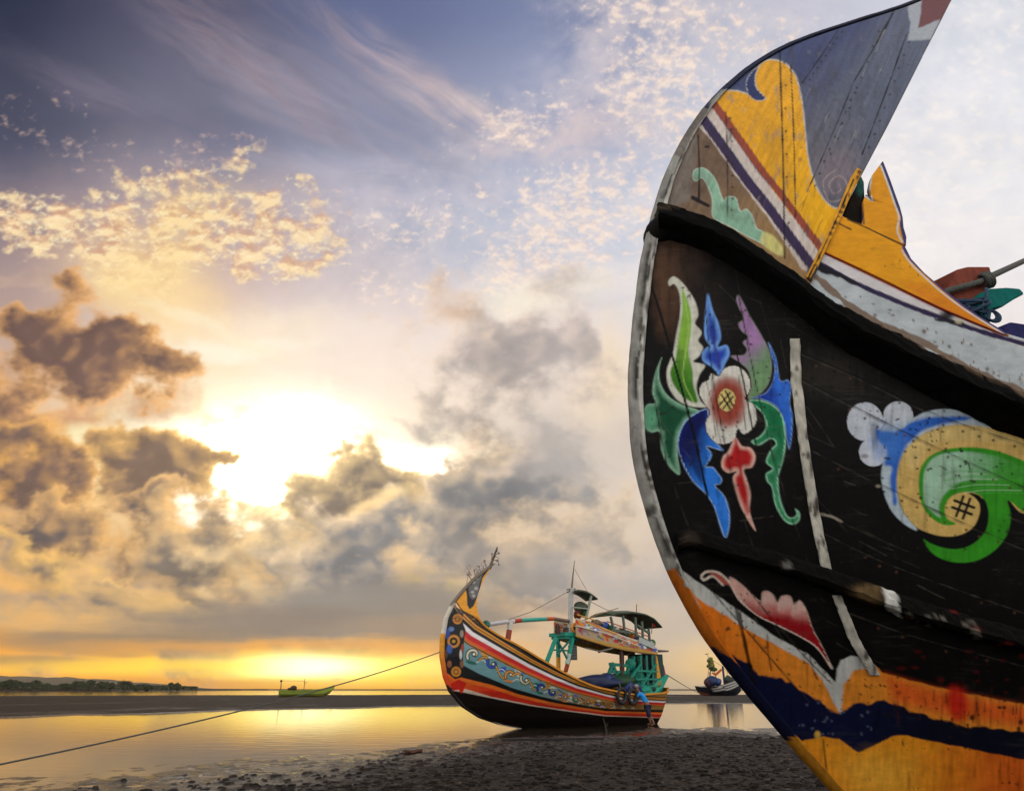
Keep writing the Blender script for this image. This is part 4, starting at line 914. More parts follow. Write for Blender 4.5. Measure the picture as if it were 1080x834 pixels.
# ---- tall bow crest above the rail
def build_crest():
    A = [(691, 224)] + [(x+1.5, y+1.5) for x, y in STEM[::-1] if y < 215 and y > -26] + [(1018, -30)]
    Bq = [(691, 230), (725, 240), (760, 254), (800, 275), (830, 293), (850, 306), (858, 294), (872, 262), (890, 222), (905, 190), (940, 124), (980, 44), (1003, -2), (1018, -28)]
    q = patch(NB, A, Bq, 300, 190, 0.0); px, py = px_of(q)
    Z = (.4078, 640, 0)
    cv = Canvas(px, py, (88, 94, 112))
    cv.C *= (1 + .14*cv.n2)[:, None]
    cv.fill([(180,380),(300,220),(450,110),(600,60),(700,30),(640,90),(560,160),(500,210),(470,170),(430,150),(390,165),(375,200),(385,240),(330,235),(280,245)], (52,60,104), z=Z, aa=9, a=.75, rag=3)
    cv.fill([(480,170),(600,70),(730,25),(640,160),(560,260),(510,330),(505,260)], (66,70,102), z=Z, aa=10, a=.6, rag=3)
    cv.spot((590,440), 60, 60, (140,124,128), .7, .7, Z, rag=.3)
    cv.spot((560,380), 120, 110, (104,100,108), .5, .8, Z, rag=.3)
    # orange with the rolled lobe, edged in white
    org = [(270,252),(292,236),(330,233),(365,242),(408,256),(396,246),(384,222),(383,190),(400,162),(430,153),(466,166),(491,200),(506,260),(515,340),(521,400),(536,462),(561,512),(592,537),(616,525),(634,485),(648,455),(660,452),(640,520),(604,565),(545,645),(520,610),(462,545),(402,455),(342,355)]
    cv.fill(org, (222,158,34), z=Z, edge=(196,190,178), ew=1.3, col2=(232,170,24), grad=((400,250),(590,560)))
    cv.fill([(372,190),(392,172),(384,200),(388,228),(410,254),(392,262),(368,248),(360,215)], (46,54,94), z=Z, edge=(170,170,170), ew=.7)
    cv.line([(590,440),(560,470),(575,520),(615,510),(622,475),(600,455),(575,475),(585,500),(605,492),(600,475)], 1, (176,150,146), z=Z, a=.8)
    cv.fill([(385,300),(430,330),(470,420),(480,520),(430,450)], (190,136,40), z=Z, aa=8, a=.5, rag=3)
    # ribbons
    for off, w, c in ((0, 7.5, (146,70,52)), (9, 9.5, (200,186,176)), (19, 10, (58,44,76)), (29.5, 11.5, (198,184,174))):
        base = np.array([(262,248),(300,300),(345,362),(400,440),(450,502),(500,570),(560,650)], float)*.4078 + np.array([640, 0])
        cv.line(base + np.array([-.78, .63])*off, w, c, rag=.8)
    # brown panel with pale leaf under the ribbons
    cv.fill([(100,350),(232,325),(262,352),(330,450),(420,570),(505,695),(540,720),(500,760),(300,650),(100,560)], (112,90,72), z=Z, smooth=False, rag=1, col2=(150,118,78), grad=((250,450),(440,640)))
    cv.fill([(100,330),(215,330),(236,360),(226,430),(215,520),(100,560)], (120,108,98), z=Z, smooth=False, aa=4, rag=2)
    cv.fill([(222,462),(226,440),(250,434),(275,455),(292,490),(302,520),(312,508),(335,512),(345,545),(362,540),(378,560),(388,590),(405,600),(404,630),(440,640),(452,660),(400,630),(350,605),(310,582),(275,562),(272,520),(262,485),(246,462),(232,470)], (136,176,150), z=Z, edge=(186,206,186), ew=1, rag=.5)
    cv.fill([(405,602),(430,610),(455,640),(450,662),(402,632)], (206,196,120), z=Z, aa=2)
    # split planks
    for a, b, w in (((447,130),(460,668),1.6), ((476,170),(488,560),1.2), ((742,30),(640,210),1.4), ((640,210),(517,498),1.0), ((775,90),(660,400),1.2), ((600,75),(505,215),1.2), ((308,290),(312,560),.9), ((236,350),(238,520),1.8), ((255,380),(262,380),2)):
        cv.line([np.array(a), (np.array(a)+np.array(b))/2 + np.array([2, 0]), np.array(b)], w, (24,22,24), z=Z, rag=.8)
    cv.line([(222,512),(262,532)], 4, (30,26,24), z=Z, rag=1); cv.line([(740,35),(700,110)], 2.6, (26,24,28), z=Z, rag=1)
    wst = fbm(cv.x/5 + cv.y/11, (cv.y - cv.x*1.6)/70, 4, 261); cv.C *= (1 + .30*wst)[:, None]
    m = .45*sstep(.16, .5, fbm(cv.x/8, cv.y/22, 4, 263)); cv.C = cv.C*(1-m[:, None]) + cv.C.mean(1, keepdims=True)*np.array([.62, .58, .56])*m[:, None]
    rs = np.random.RandomState(21)
    for a, b in (((447,130),(460,668)), ((640,210),(517,498)), ((775,90),(660,400)), ((308,290),(312,560)), ((600,75),(505,215)), ((700,60),(560,420))):
        for t_ in np.linspace(.06, .94, 9):
            p_ = np.array(a)*(1-t_) + np.array(b)*t_; cv.spot(p_ + np.array([rs.uniform(10, 15), 0]), 3, 3, (28, 26, 28), .8, .5, Z); cv.line([p_ + np.array([12, 3]), p_ + np.array([13, rs.uniform(10, 34)])], .7, (70, 48, 36), z=Z, a=.45)
    for _ in range(60):
        x = rs.uniform(250, 760); y = rs.uniform(60, 640); l = rs.uniform(12, 60); cv.line([(x, y), (x-l*.2+rs.uniform(-3, 3), y+l*.5), (x-l*.4, y+l)], rs.uniform(.4, 1.0), (40, 38, 42) if rs.rand() < .65 else (168, 164, 160), z=Z, a=rs.uniform(.2, .55), rag=.8)
    br = fbm(cv.x/30, cv.y/24, 4, 265); m = ((cv.x < 790)*(cv.y > 130)*.35*sstep(.05, .5, br))[:, None]; cv.C = cv.C*(1-m) + np.array(srgb(52, 40, 32))*m
    # white and maroon tip
    cv.fill([(778,10),(815,-10),(900,-80),(900,-10),(840,102),(776,108),(784,60)], (158,162,168), z=Z, smooth=False, rag=1.4)
    cv.fill([(818,-4),(840,-60),(960,-90),(930,-40),(868,50),(806,72)], (108,64,64), z=Z, smooth=False, rag=1.2)
    rs = np.random.RandomState(12)
    for _ in range(60): cv.spot((rs.uniform(480,760), rs.uniform(60,500)), rs.uniform(2,5), rs.uniform(2,16), (74,74,84) if rs.rand() < .7 else (116,114,122), .4, .7, Z, rag=.8)
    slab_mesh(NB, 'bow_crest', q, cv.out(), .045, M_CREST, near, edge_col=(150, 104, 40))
build_crest()
# ---- bulwark with its ribbons, orange crest board and horn
def build_bulwark():
    top = [(857, 258), (867, 263), (900, 279), (932, 294), (960, 308), (992, 323), (1030, 339), (1062, 352), (1110, 366), (1200, 396)]
    bot = [(850, 304), (862, 312), (900, 342), (950, 370), (1000, 395), (1040, 414), (1090, 437), (1190, 486)]
    q = patch(NB, top, bot, 240, 60, -.012); px, py = px_of(q); cv = plain(px, py, (178, 184, 186), .16)
    Z = (.288, 860, 160); rs = np.random.RandomState(6)
    cv.fill([(-40,330),(25,362),(250,470),(460,570),(690,668),(900,740),(900,775),(690,690),(640,672),(450,605),(300,548),(150,482),(20,410),(-40,400)], (206,200,200), z=Z, smooth=False)
    cv.line([(0,352),(25,364),(250,473),(460,574),(690,668)], 4, (150,52,34), z=Z); 
    cv.line([(-30,385),(20,412),(150,482),(300,548),(450,605),(640,668),(900,742)], 5, (46,36,70), z=Z, rag=1.2)
    cv.fill([(-10,415),(20,412),(150,475),(160,492),(60,450),(20,442)], (26,24,34), z=Z, rag=2)
    cv.spot((485,600), 26, 20, (20,18,18), .95, .5, Z, rag=.5); cv.line([(440,615),(540,630)], 3, (30,28,26), z=Z, rag=2); cv.spot((525,620), 14, 10, (190,180,150), .8, .5, Z, rag=.5)
    for _ in range(70):
        x = rs.uniform(60, 900); y = 480 + x*.42 + rs.uniform(-20, 120); cv.spot((x, y), rs.uniform(2, 8), rs.uniform(2, 7), (94, 74, 58), .8, .5, Z, rag=.6)
    cv.line([(0,458),(180,602),(360,682),(560,792),(760,880)], 7, (112, 84, 58), z=Z, rag=3, a=.85)
    for _ in range(16):
        x = rs.uniform(100, 760); y = 520 + x*.42; cv.line([(x, y), (x+3, y+rs.uniform(20, 70))], 1.1, (120, 112, 104), z=Z, a=.6, rag=.6)
    slab_mesh(NB, 'bulwark', q, cv.out(), .05, M_PAINT, near)
    # plain bulwark planks carry on aft of the frame
    t0_ = float((q[:, -1, 0] - NB.s_stem(q[:, -1, 2])).mean()); t = np.concatenate([np.linspace(t0_ + .004, 4, 20), np.linspace(4.3, 11.4, 24)]); v = np.linspace(0, 1, 14)[:, None]
    h0 = float(q[0, -1, 2] - q[-1, -1, 2]); zz = ztop(t)[None] - .10 + (1-v)*np.interp(t, [t0_, 5, 11.4], [h0, .5, .45])[None]; ss = NB.s_stem(zz) + t[None]; q2 = np.stack([ss, NB.B(ss, zz) - .012, zz], -1)
    c2 = np.empty(q2.shape); c2[:] = srgb(178, 184, 186); c2[1:3] = srgb(206, 200, 200); c2[3] = srgb(46, 36, 70); c2[0] = srgb(224, 152, 24)
    slab_mesh(NB, 'aft_bulwark', q2, c2, .05, M_PAINT, near)
    # orange board
    top = [(880, 222), (890, 229), (910, 237), (930, 247), (954, 259), (961, 273), (975, 288), (995, 305), (1021, 325), (1045, 341), (1064, 352)]
    bot = [(857, 260), (867, 265), (900, 280), (932, 295), (960, 309), (992, 325), (1030, 341), (1064, 354)]
    q = patch(NB, top, bot, 150, 40, -.004); px, py = px_of(q); cv = plain(px, py, (224, 152, 24), .10)
    cv.fill([(330,480),(470,520),(690,664),(600,660),(430,570)], (216,120,24), z=Z, aa=8, a=.7)
    cv.line([(325,350),(350,390),(400,440),(470,502),(560,572),(700,662)], 4.4, (64,60,110), z=Z); cv.line([(318,362),(342,400),(392,452),(462,514),(556,584),(690,668)], 1.5, (206,206,206), z=Z)
    cv.line([(25,366),(250,474),(460,574),(690,672)], 2.6, (160,56,30), z=Z)
    cv.line([(118,246),(200,284),(330,346)], 2, (50,36,18), z=Z); cv.line([(80,260),(130,285)], 1.6, (60,40,20), z=Z)
    for _ in range(8): cv.spot((rs.uniform(60,560), 330+rs.uniform(-60,160)), 3, 3, (70,50,30), .8, .5, Z)
    slab_mesh(NB, 'crest_board', q, cv.out(), .045, M_PAINT, near, edge_col=(60, 56, 90))
    # horn
    L_ = [(909.5, 238), (911, 225), (910.5, 212), (913, 205), (915.5, 207), (917.5, 212), (919, 205), (917, 196), (919, 186), (925, 178), (931, 170)]
    R_ = [(955.5, 259), (956, 250), (953, 240), (952, 229), (949, 218), (945, 207), (939, 190), (931.5, 170.5)]
    q = patch(NB, L_, R_, 90, 40, -.004); px, py = px_of(q); cv = plain(px, py, (222, 148, 26), .10)
    cv.line([(245,36),(270,100),(300,180),(322,240),(320,270),(336,345)], 6, (60,58,100), z=Z); cv.line([(240,52),(262,110),(290,190),(306,240),(300,290),(318,330)], 1.7, (206,206,200), z=Z)
    cv.fill([(150,150),(185,112),(206,90),(200,150),(212,180),(196,176),(180,160)], (40,56,96), z=Z, edge=(190,196,200), ew=.8)
    cv.line([(206,88),(198,140),(208,180),(186,165),(172,168)], 1.3, (200,200,196), z=Z); cv.line([(170,168),(178,265)], 1.6, (60,50,60), z=Z)
    slab_mesh(NB, 'crest_horn', q, cv.out(), .04, M_PAINT, near, edge_col=(60, 58, 96))
    # rear edge timber of the tall crest
    q = patch(NB, [(850, 292), (867, 257), (885, 217), (897, 188), (904, 177)], [(855.5, 296), (872.5, 261), (891, 221), (903, 192), (909.5, 180)], 90, 12, .012); px, py = px_of(q); cv = plain(px, py, (214, 150, 40), .3)
    cv.line([(852, 294), (869, 260), (887, 220), (900, 190)], 1.3, (30, 22, 14), rag=1.2); cv.line([(872, 262), (880, 246), (890, 226)], 1.1, (36, 26, 16), rag=1); cv.line([(855, 296), (862, 282)], 2.4, (60, 46, 30), rag=1)
    for _ in range(14): t_ = rs.uniform(0, 1); cv.spot((852+56*t_, 296-116*t_), rs.uniform(1, 2.5), rs.uniform(1, 3), (50, 36, 22), .85, .5, rag=.5)
    slab_mesh(NB, 'crest_edge', q, cv.out(), .04, M_CREST, near, edge_col=(90, 66, 30))
build_bulwark()
# ---- deck inside and painted shade in the crest slot
def near_extra():
    t = np.linspace(.25, 11, 60); z = ztop(t) + .12; s = NB.s_stem(z) + t; n = np.maximum(NB.B(s, z) - .09, .01)
    V = np.concatenate([NB.local(np.stack([s, n, z], -1)), NB.local(np.stack([s, -n, z], -1))]); k = len(t); i = np.arange(k-1)
    raw_mesh('deck', V, np.stack([i, i+1, i+1+k, i+k], 1), M_TIMBER, near, False, np.tile(np.array(srgb(70, 58, 46)), (2*k, 1)))
    # dark patch painted as the shaded interior, seen through the slot by the horn
    q = patch(NB, [(886, 236), (893, 216), (903, 196), (908, 186)], [(905, 246), (912, 240), (912, 215), (911, 192)], 12, 8, -.07); px, py = px_of(q); cv = plain(px, py, (34, 28, 22), .3)
    cv.fill([(902, 198), (908, 184), (913, 186), (910, 205)], (58, 110, 104)); slab_mesh(NB, 'crest_slot_shade', q, cv.out(), .05, M_TIMBER, near)
near_extra()
# bollard, cleat, rope, coil
def nearq(px, py, off): return NB.hit(np.array([float(px)]), np.array([float(py)]), off)[0]
def near_fit():
    zf = (.288, 860, 160)
    P = lambda x, y, off=-.12: Vector(tuple(NB.world(*nearq(860+.288*x, 160+.288*y, off))))
    inv = lambda p: Vector(tuple(NB.local(NB.loc(np.array(p)))))
    def prism(name, pts, off, th, c, parent, rough=.7):
        f = [P(x, y, off) for x, y in pts]; d = Vector(tuple(-NB.p))*th
        bm = MB(); n = len(f); bm.add([v for v in f] + [v+d for v in f], [tuple(range(n)), tuple(range(2*n-1, n-1, -1))] + [(i, i+n, (i+1) % n+n, (i+1) % n) for i in range(n)])
        bm.v = [tuple(inv(v)) for v in bm.v]
        o = raw_mesh(name, bm.v, bm.f, M_TIMBER, parent, False, [srgb(*c)]*len(bm.v))
        bv = o.modifiers.new('edge', 'BEVEL'); bv.width = .008; bv.segments = 2
        return o
    prism('bollard', [(490,500),(500,470),(520,430),(560,420),(640,420),(645,440),(632,470),(610,560),(560,560),(510,540)], -.16, .16, (128, 66, 52), near)
    prism('cleat', [(590,545),(640,500),(700,496),(750,500),(768,520),(730,540),(690,566),(650,575),(640,640),(610,600)], -.10, .10, (16, 104, 98), near)
    prism('hatch_box', [(694,650),(715,622),(770,630),(900,690),(900,740),(770,700),(705,672)], -.03, .25, (46, 46, 92), near)
    M_ROPE = mat('old_rope', srgb(84, 84, 78), .9, var=.3, scale=60, bump=.5)
    a = P(480, 510, -.13); b = P(600, 478, -.13); c = P(660, 448, -.2); d = P(764, 400, -.6); e = P(1000, 300, -1.4)
    r = MB(); r.tube([a + Vector((-.02, 0, -.03)), a, b, c, d, e], .016, 8)
    for k in range(3): r.torus(P(618+9*k, 474-3*k, -.15), .035, .011, (1, -.2, .35), 16, 6)
    el = inv(e); m = MB(); m.tube([(el.x, el.y, 2.0), (el.x, el.y, el.z), (el.x, el.y, el.z+.7)], [.075, .06, .05], 10); raw_mesh('mast', m.v, m.f, M_TIMBER, near, True, [srgb(150, 120, 80)]*len(m.v))
    o = r.build('mooring_rope', M_ROPE, None, True)
    tag(o, 'thick grey rope stretched taut from the near boat bollard to the right edge', 'rope', 'mooring ropes')
    q = MB()
    rnd = random.Random(3)
    for k in range(7):
        cpt = P(560+rnd.uniform(-36, 40), 560+rnd.uniform(-16, 22), -.07); q.torus(cpt, rnd.uniform(.035, .07), .007, (rnd.uniform(-.5, .5), rnd.uniform(-1, -.4), rnd.uniform(.4, 1)), 18, 6)
    for k in range(3): q.torus(P(640+k*7, 598+3*k, -.05), .030, .006, (rnd.uniform(-.3, .3), -1, .1), 16, 6)
    q.tube([P(625, 500, -.07), P(628, 540, -.05), P(620, 590, -.04), P(600, 575, -.04)], .008, 6)
    o = q.build('rope_coil', mat('blue_rope', srgb(40, 62, 84), .85, scale=50, bump=.4), None, True)
    tag(o, 'loose coil of dark blue rope lying behind the orange crest board by the teal cleat', 'rope coil')
near_fit()

# ============================================================ beached boat in the middle distance
STEM2 = [(519, 594), (516, 597), (511, 600.5), (499, 610), (487.5, 622), (477, 635), (469, 652), (465.2, 673), (464.6, 692), (468, 713), (474, 729), (487.5, 745), (506, 757), (527, 764)]
PHI2 = math.radians(37.7)
MBO = Boat((-2.76, 31.03), PHI2, STEM2, [(0, .5), (.4, .95), (1.0, 1.35), (1.8, 1.65), (3, 1.75), (5, 1.3)], 5.0, 2.2, (7, 13.5, .45))
zl2 = min(e[1] for e in MBO.stem); sl2 = [e[0] for e in MBO.stem if e[1] == zl2][0]
print('mid stem', [(round(float(a), 2), round(float(b), 2)) for a, b in MBO.stem])
MBO.set_stem([(sl2+.5, zl2*.5), (sl2+1.4, -.06), (sl2+2.0, -.10)])
mid = empty('fishing_boat', tuple(MBO.O), PHI2)
tag(mid, 'complete brightly painted fishing boat with turquoise cabin beached in the middle of the scene', 'boat', 'painted wooden fishing boats')
M_P2 = paint_mat('bright_boat_paint', .5, .35, .5, .3, .3)
GUN = sm([(505, 652), (513, 661), (528, 671), (545.5, 680), (572, 696), (598, 711), (625, 723), (648.5, 728.5), (664, 731.5), (680, 732)], 4, False)
gq = MBO.hit(GUN[:, 0], GUN[:, 1], 0., 60, 20, 900)
gt = gq[:, 0]-MBO.s_stem(gq[:, 2]); o = np.argsort(gt); gt, gz = gt[o], gq[o, 2]
k0 = gt > .9; gt, gz = gt[k0], gz[k0]
print('mid gunwale t,z', [(round(float(a), 2), round(float(b), 2)) for a, b in zip(gt, gz)][::5])
TIPZ = float(MBO.sz[-1])
GT = np.r_[0, gt, gt[-1]+1.5, gt[-1]+3.5]; GZ = np.r_[gz[0]+.55, gz, gz[-1]+.05, gz[-1]+.30]
SL = 12.0                                             # transom station
def mtop(t): return np.interp(t, GT, GZ)
def mid_paint(px, py):
    cv = Canvas(px, py, (20, 11, 9)); cv.aa = .55
    cv.C *= (1 + .4*cv.n2)[:, None]
    up = lambda *a: list(a)
    far_ = lambda y: [(760, y)]
    # bands from keel upward, each painted over the one below
    cv.fill([(440,690),(468,716),(478,728),(487,729.5),(519,736),(559,744),(600,750),(640,755),(700,757),(780,750),(780,500),(440,500)], (222,200,180), smooth=False)
    cv.fill([(440,690),(468,714),(478,727),(484,727),(487,731),(490,726),(519,734.5),(559,742.6),(600,748.8),(640,754),(700,756.4),(780,749),(780,500),(440,500)], (206,44,26), smooth=False, col2=(224,96,30), grad=((520,735),(500,700)), rag=.3)
    cv.fill([(440,680),(466,708),(473,715),(490,719),(519,726),(546,735),(580,743),(612,748),(640,751.5),(700,753),(780,746),(780,500),(440,500)], (226,110,36), smooth=False, rag=.3)
    cv.fill([(468,690),(472,709),(490,715),(519,722),(546,731.5),(580,740),(612,745.5),(640,749.5),(700,751),(780,744),(780,500),(466,500)], (13,17,15), smooth=False)
    cv.fill([(489,676),(488,701),(505,710),(540,725),(570,734),(600,740.5),(630,746),(664,748),(700,748),(780,742),(780,700),(651,737.5),(625,733),(598,728),(570,716),(551,705),(520,690)], (104,146,150), smooth=False, col2=(150,110,56), grad=((560,720),(640,740)))
    # scroll ornament along the panel
    rnd = random.Random(4)
    for i, (x, y, r) in enumerate(((499,689.5,9), (521,700,7.5), (538,711,7), (556,717,7.5), (571,724.5,6), (584,730,5.4), (596,734.5,4.6), (608,737.5,4.2), (620,740,4), (632,742,3.4), (644,743.5,3), (655,744,2.6), (665,744.5,2.4))):
        c = [(214,206,180), (52,84,190), (222,140,50), (206,196,160), (44,72,180), (40,70,170), (214,130,44), (60,120,80), (206,120,40), (60,90,170), (200,120,50), (60,80,140), (190,110,50)][i]
        sg = 1 if i % 2 == 0 else -1
        # a vine that rolls into a curl, first up then down, with leaves thrown off it
        th = np.linspace(.3, 4.6, 22); rad = r*1.0*np.exp(-.30*th); cx, cy = x + sg*r*.1, y
        curl = np.stack([cx + rad*np.cos(th*sg + (2.2 if sg > 0 else -2.2)), cy + rad*.95*np.sin(th*sg + (2.2 if sg > 0 else -2.2))], 1)
        if i: cv.line([(x-r*2.1, y-r*.9-sg*r*.3), (x-r*1.3, y-r*.3+sg*r*.7), tuple(curl[0])], r*.36, (18,34,30)); cv.line([(x-r*2.1, y-r*.9-sg*r*.3), (x-r*1.3, y-r*.3+sg*r*.7), tuple(curl[0])], r*.18, (222,156,60))
        cv.line(curl, r*.46, (16,24,26), smooth=False); cv.line(curl, r*.25, c, smooth=False)
        cv.spot((cx, cy), r*.30, r*.30, (20,30,34), 1, .15); cv.spot((cx, cy), r*.17, r*.17, (226,216,190), 1, .2)
        cv.fill([(x+r*.7, y-sg*r*.9), (x+r*1.5, y-sg*r*.8+r*.3), (x+r*1.7, y+r*.5), (x+r*1.1, y-sg*r*.1+r*.3)], [(214,150,60),(44,80,170),(206,206,190),(36,110,84)][i % 4]); cv.fill([(x-r*.9, y+sg*r*.9), (x-r*.2, y+sg*r*1.2), (x+r*.5, y+sg*r*.95+r*.2), (x-r*.2, y+sg*r*.8)], [(30,96,80),(206,206,190),(206,120,40),(52,84,170)][i % 4])
        cv.line([(x+r*.4, y+r*1.0), (x+r*1.1, y+r*.7), (x+r*1.6, y+r*1.1)], .8, (216,210,196)); cv.line([(x+r*.9, y-r*.6), (x+r*1.5, y-r*.1), (x+r*2.0, y+r*.2)], .8, (20,30,30))
    # ribbons under the gunwale
    def band(line, w, c): cv.line(line, w, c)
    ctr = np.array([(487,652),(500,664),(532,683),(560,699),(585,711.5),(610,722),(640,731),(664,736),(700,738),(780,732)], float)
    def ribbon(a, b, c):      # a..b of the way below the gunwale, tapering aft
        k = np.interp(ctr[:, 0], [487, 560, 640, 780], [1, .72, .42, .4])[:, None]
        nrm = np.array([-.42, .91])
        A = ctr + nrm*a*k; Bq = ctr + nrm*b*k
        cv.fill(np.concatenate([A, Bq[::-1]]), c, smooth=False)
    ribbon(14, 18, (196,118,40)); ribbon(16.4, 17.6, (20,20,18)); ribbon(7, 14.5, (192,32,34)); ribbon(12.4, 14.6, (214,84,36)); ribbon(2.4, 7.2, (222,214,212)); ribbon(-1, 2.6, (20,18,20)); ribbon(-6, -1, (206,134,36)); ribbon(-3.8, -2.8, (30,24,18)); ribbon(-9, -6, (26,22,20))
    # bow panel
    cv.fill([(440,560),(478,640),(485,648),(491,664),(489,680),(488,700),(492,712),(480,716),(471,709),(440,700)], (20,19,22), smooth=False)
    for x, y, r in ((482.5,652.5,5.2), (478.5,676,6.6), (481,708,5.2)):
        cv.spot((x, y), r, r*1.05, (198,128,44), 1, .1); cv.spot((x, y), r*.62, r*.66, (26,22,16) if r > 6 else (150,90,40), 1, .15); cv.spot((x, y), r*.28, r*.28, (190,140,50), 1, .2)
    for x, y, w, h, c in ((471,668,3.4,5,(44,72,150)), (474,684,3,5,(60,96,170)), (487,668,2,4,(150,130,110)), (470,690,2.2,5,(90,60,50)), (486,690,1.5,5,(206,200,190)), (488,683,1.6,4,(160,60,40)), (476,663,3,2.5,(90,120,170)), (474,700,2.4,3.6,(150,90,60)), (487,700,2,4,(140,90,60)), (476,643,2.6,3.6,(70,80,60))):
        cv.spot((x, y), w, h, c, .95, .3, rag=.15)
    cv.fill([(440,690),(465,694),(468,706),(474,714),(480,718),(476,727),(460,725)], (218,92,26), smooth=False, rag=.4); cv.fill([(473,722),(484,716),(492,720),(489,727),(486,731),(484,727),(478,728)], (200,36,24), smooth=False)
    return cv.out()
def mid_hull():
    t = np.concatenate([np.linspace(0, 6, 330), np.linspace(6.03, 15.2, 230)]); v = np.linspace(0, 1, 210)
    T, Vv = np.meshgrid(t, v); zb = -.10; Z = zb + Vv*(mtop(T)-zb); S_ = np.minimum(MBO.s_stem(Z)+T, SL + .15*Z)
    Nn = MBO.B(S_, Z); q = np.stack([S_, Nn, Z], -1); px, py = proj(MBO.world(S_, Nn, Z)); col = mid_paint(px, py)
    Vp = MBO.local(q).reshape(-1, 3); Vm = MBO.local(q*np.array([1, -1, 1])).reshape(-1, 3); nr, nc = T.shape; M = nr*nc
    a = np.arange(nr)*nc+nc-1; b_ = np.arange(nc)
    F = np.concatenate([grid_faces(nr, nc), grid_faces(nr, nc, M, True), np.stack([a[:-1], a[:-1]+M, a[1:]+M, a[1:]], 1), np.stack([b_[:-1], b_[:-1]+M, b_[1:]+M, b_[1:]], 1)])
    raw_mesh('hull', np.concatenate([Vp, Vm]), F, M_P2, mid, True, np.concatenate([col.reshape(-1, 3)]*2))
    t = np.linspace(.35, 15, 60); z = mtop(t)-.16; s = np.minimum(MBO.s_stem(z)+t, SL+.12*z); n = np.maximum(MBO.B(s, z)-.02, .01); k = len(t); i = np.arange(k-1)
    raw_mesh('deck', np.concatenate([MBO.local(np.stack([s, n, z], -1)), MBO.local(np.stack([s, -n, z], -1))]), np.stack([i, i+1, i+1+k, i+k], 1), M_P2, mid, False, np.tile(np.array(srgb(90, 74, 56)), (2*k, 1)))
    # capping timber on the gunwale, one each side
    for sg in (1, -1):
        t = np.linspace(1.0, 15, 90); z = mtop(t); s = np.minimum(MBO.s_stem(z)+t, SL+.15*z); n = MBO.B(s, z)
        P = np.stack([s, sg*n, z], -1); m = MB(); m.col(206, 134, 36)
        pts = [Vector(v) for v in MBO.local(P)]
        for a, b in zip(pts[:-1], pts[1:]):
            if (b-a).length > .01: m.bar(a, b, .12, .07)
        m.build('gunwale_cap', M_P2, mid, False, True)
mid_hull()
def mq(px, py, off=0.): 
    px = np.asarray(px, float); return MBO.hit(px, np.asarray(py, float), off, 60, 20, 900)
def px_of2(q): return proj(MBO.world(q[..., 0], q[..., 1], q[..., 2]))
def mid_crest_build():
    A = [(468.8, 652.5), (477.3, 635.3), (487.8, 622.3), (499.2, 610.3), (511.2, 600.8), (516.2, 597.2), (519.3, 593.8)]
    Bq = [(468.9, 653), (478, 654.5), (487, 656.5), (500, 661), (512.8, 663.5), (508, 656), (505, 648), (503, 640), (503.6, 628), (506.5, 619), (511, 609), (516.5, 600), (519.8, 594)]
    A = resample(A, 110); Bq = resample(Bq, 110); v = np.linspace(0, 1, 46)[:, None, None]; P = A[None]*(1-v)+Bq[None]*v
    q = mq(P[..., 0], P[..., 1]); px, py = px_of2(q)
    cv = Canvas(px, py, (218, 146, 34)); cv.aa = .5; Z = (.132, 460, 570)
    cv.fill([(60,640),(120,480),(150,500),(220,590),(330,680),(400,720),(330,760),(60,800)], (24,22,22), smooth=False, z=Z)
    for off, c, w in ((0, (60,34,22), 1.2), (2.0, (226,206,180), 1.3), (3.6, (190,96,34), 1.3), (5.2, (226,196,150), 1.0)):
        cv.line(np.array([(150,468),(200,545),(270,620),(345,680),(395,712)])*.132 + np.array([460-off*.6, 570+off*.7]), w, c)
    cv.fill([(150,440),(240,350),(330,250),(420,150),(480,60),(500,100),(420,230),(370,300),(345,400),(320,470),(300,520),(268,548),(248,510),(246,440),(236,385),(200,390)], (34,34,40), z=Z, smooth=False)
    cv.fill([(270,330),(350,250),(380,250),(350,330),(330,430),(290,470),(260,420)], (96,92,90), z=Z, rag=.5)
    for x, y in ((300,330),(320,380),(290,410),(320,300),(345,270),(300,440)): cv.spot((x, y), 14, 12, (170,166,160), .8, .5, Z, rag=.3)
    for sg in (1, -1): slab1(MBO, 'bow_crest', q, cv.out(), .05, M_P2, mid, sg, (150, 104, 40))
    # stem timber
    z = np.linspace(.0, float(MBO.sz[-1]), 160); s0 = MBO.s_stem(z); wv = .085
    ring = []
    for t, o in ((1.3, 0.0), (1.3, .03), (.1, .03)): s = s0+t*wv; ring.append(np.stack([s, np.maximum(MBO.B(s, z)+o, .005), z], -1))
    nose = np.stack([s0-.05, 0*z+.02, z], -1); ring.append(nose); Pp = np.stack(ring+[r*np.array([1, -1, 1]) for r in ring[::-1]], 1)
    px, py = px_of2(np.stack([Pp[..., 0], np.abs(Pp[..., 1]), Pp[..., 2]], -1)); cv = Canvas(px, py, (206, 196, 180)); cv.aa = .5
    cv.fill([(400, 664), (470, 668), (480, 700), (540, 800), (400, 800)], (220, 150, 40), smooth=False, col2=(214, 70, 26), grad=((470, 680), (470, 718))); cv.fill([(400, 724), (473, 722), (560, 790), (400, 790)], (30, 16, 12), smooth=False)
    cv.fill([(400, 560), (540, 560), (520, 600), (478, 638), (470, 640)], (120, 108, 90), smooth=False)
    raw_mesh('stem_post', MBO.local(Pp), grid_faces(Pp.shape[0], Pp.shape[1]), M_P2, mid, False, cv.out())
mid_crest_build()
def MP(px, py, n=0.): # point seen at a pixel on the vertical plane n metres to port of the keel line; in the boat's axes
    r = ray(px, py); C0 = np.array([0, 0, CH]); k = (MBO.p@(MBO.O-C0)+n)/(MBO.p@r); q = MBO.loc(r*k+C0); return Vector((q[0], -q[1], q[2]))
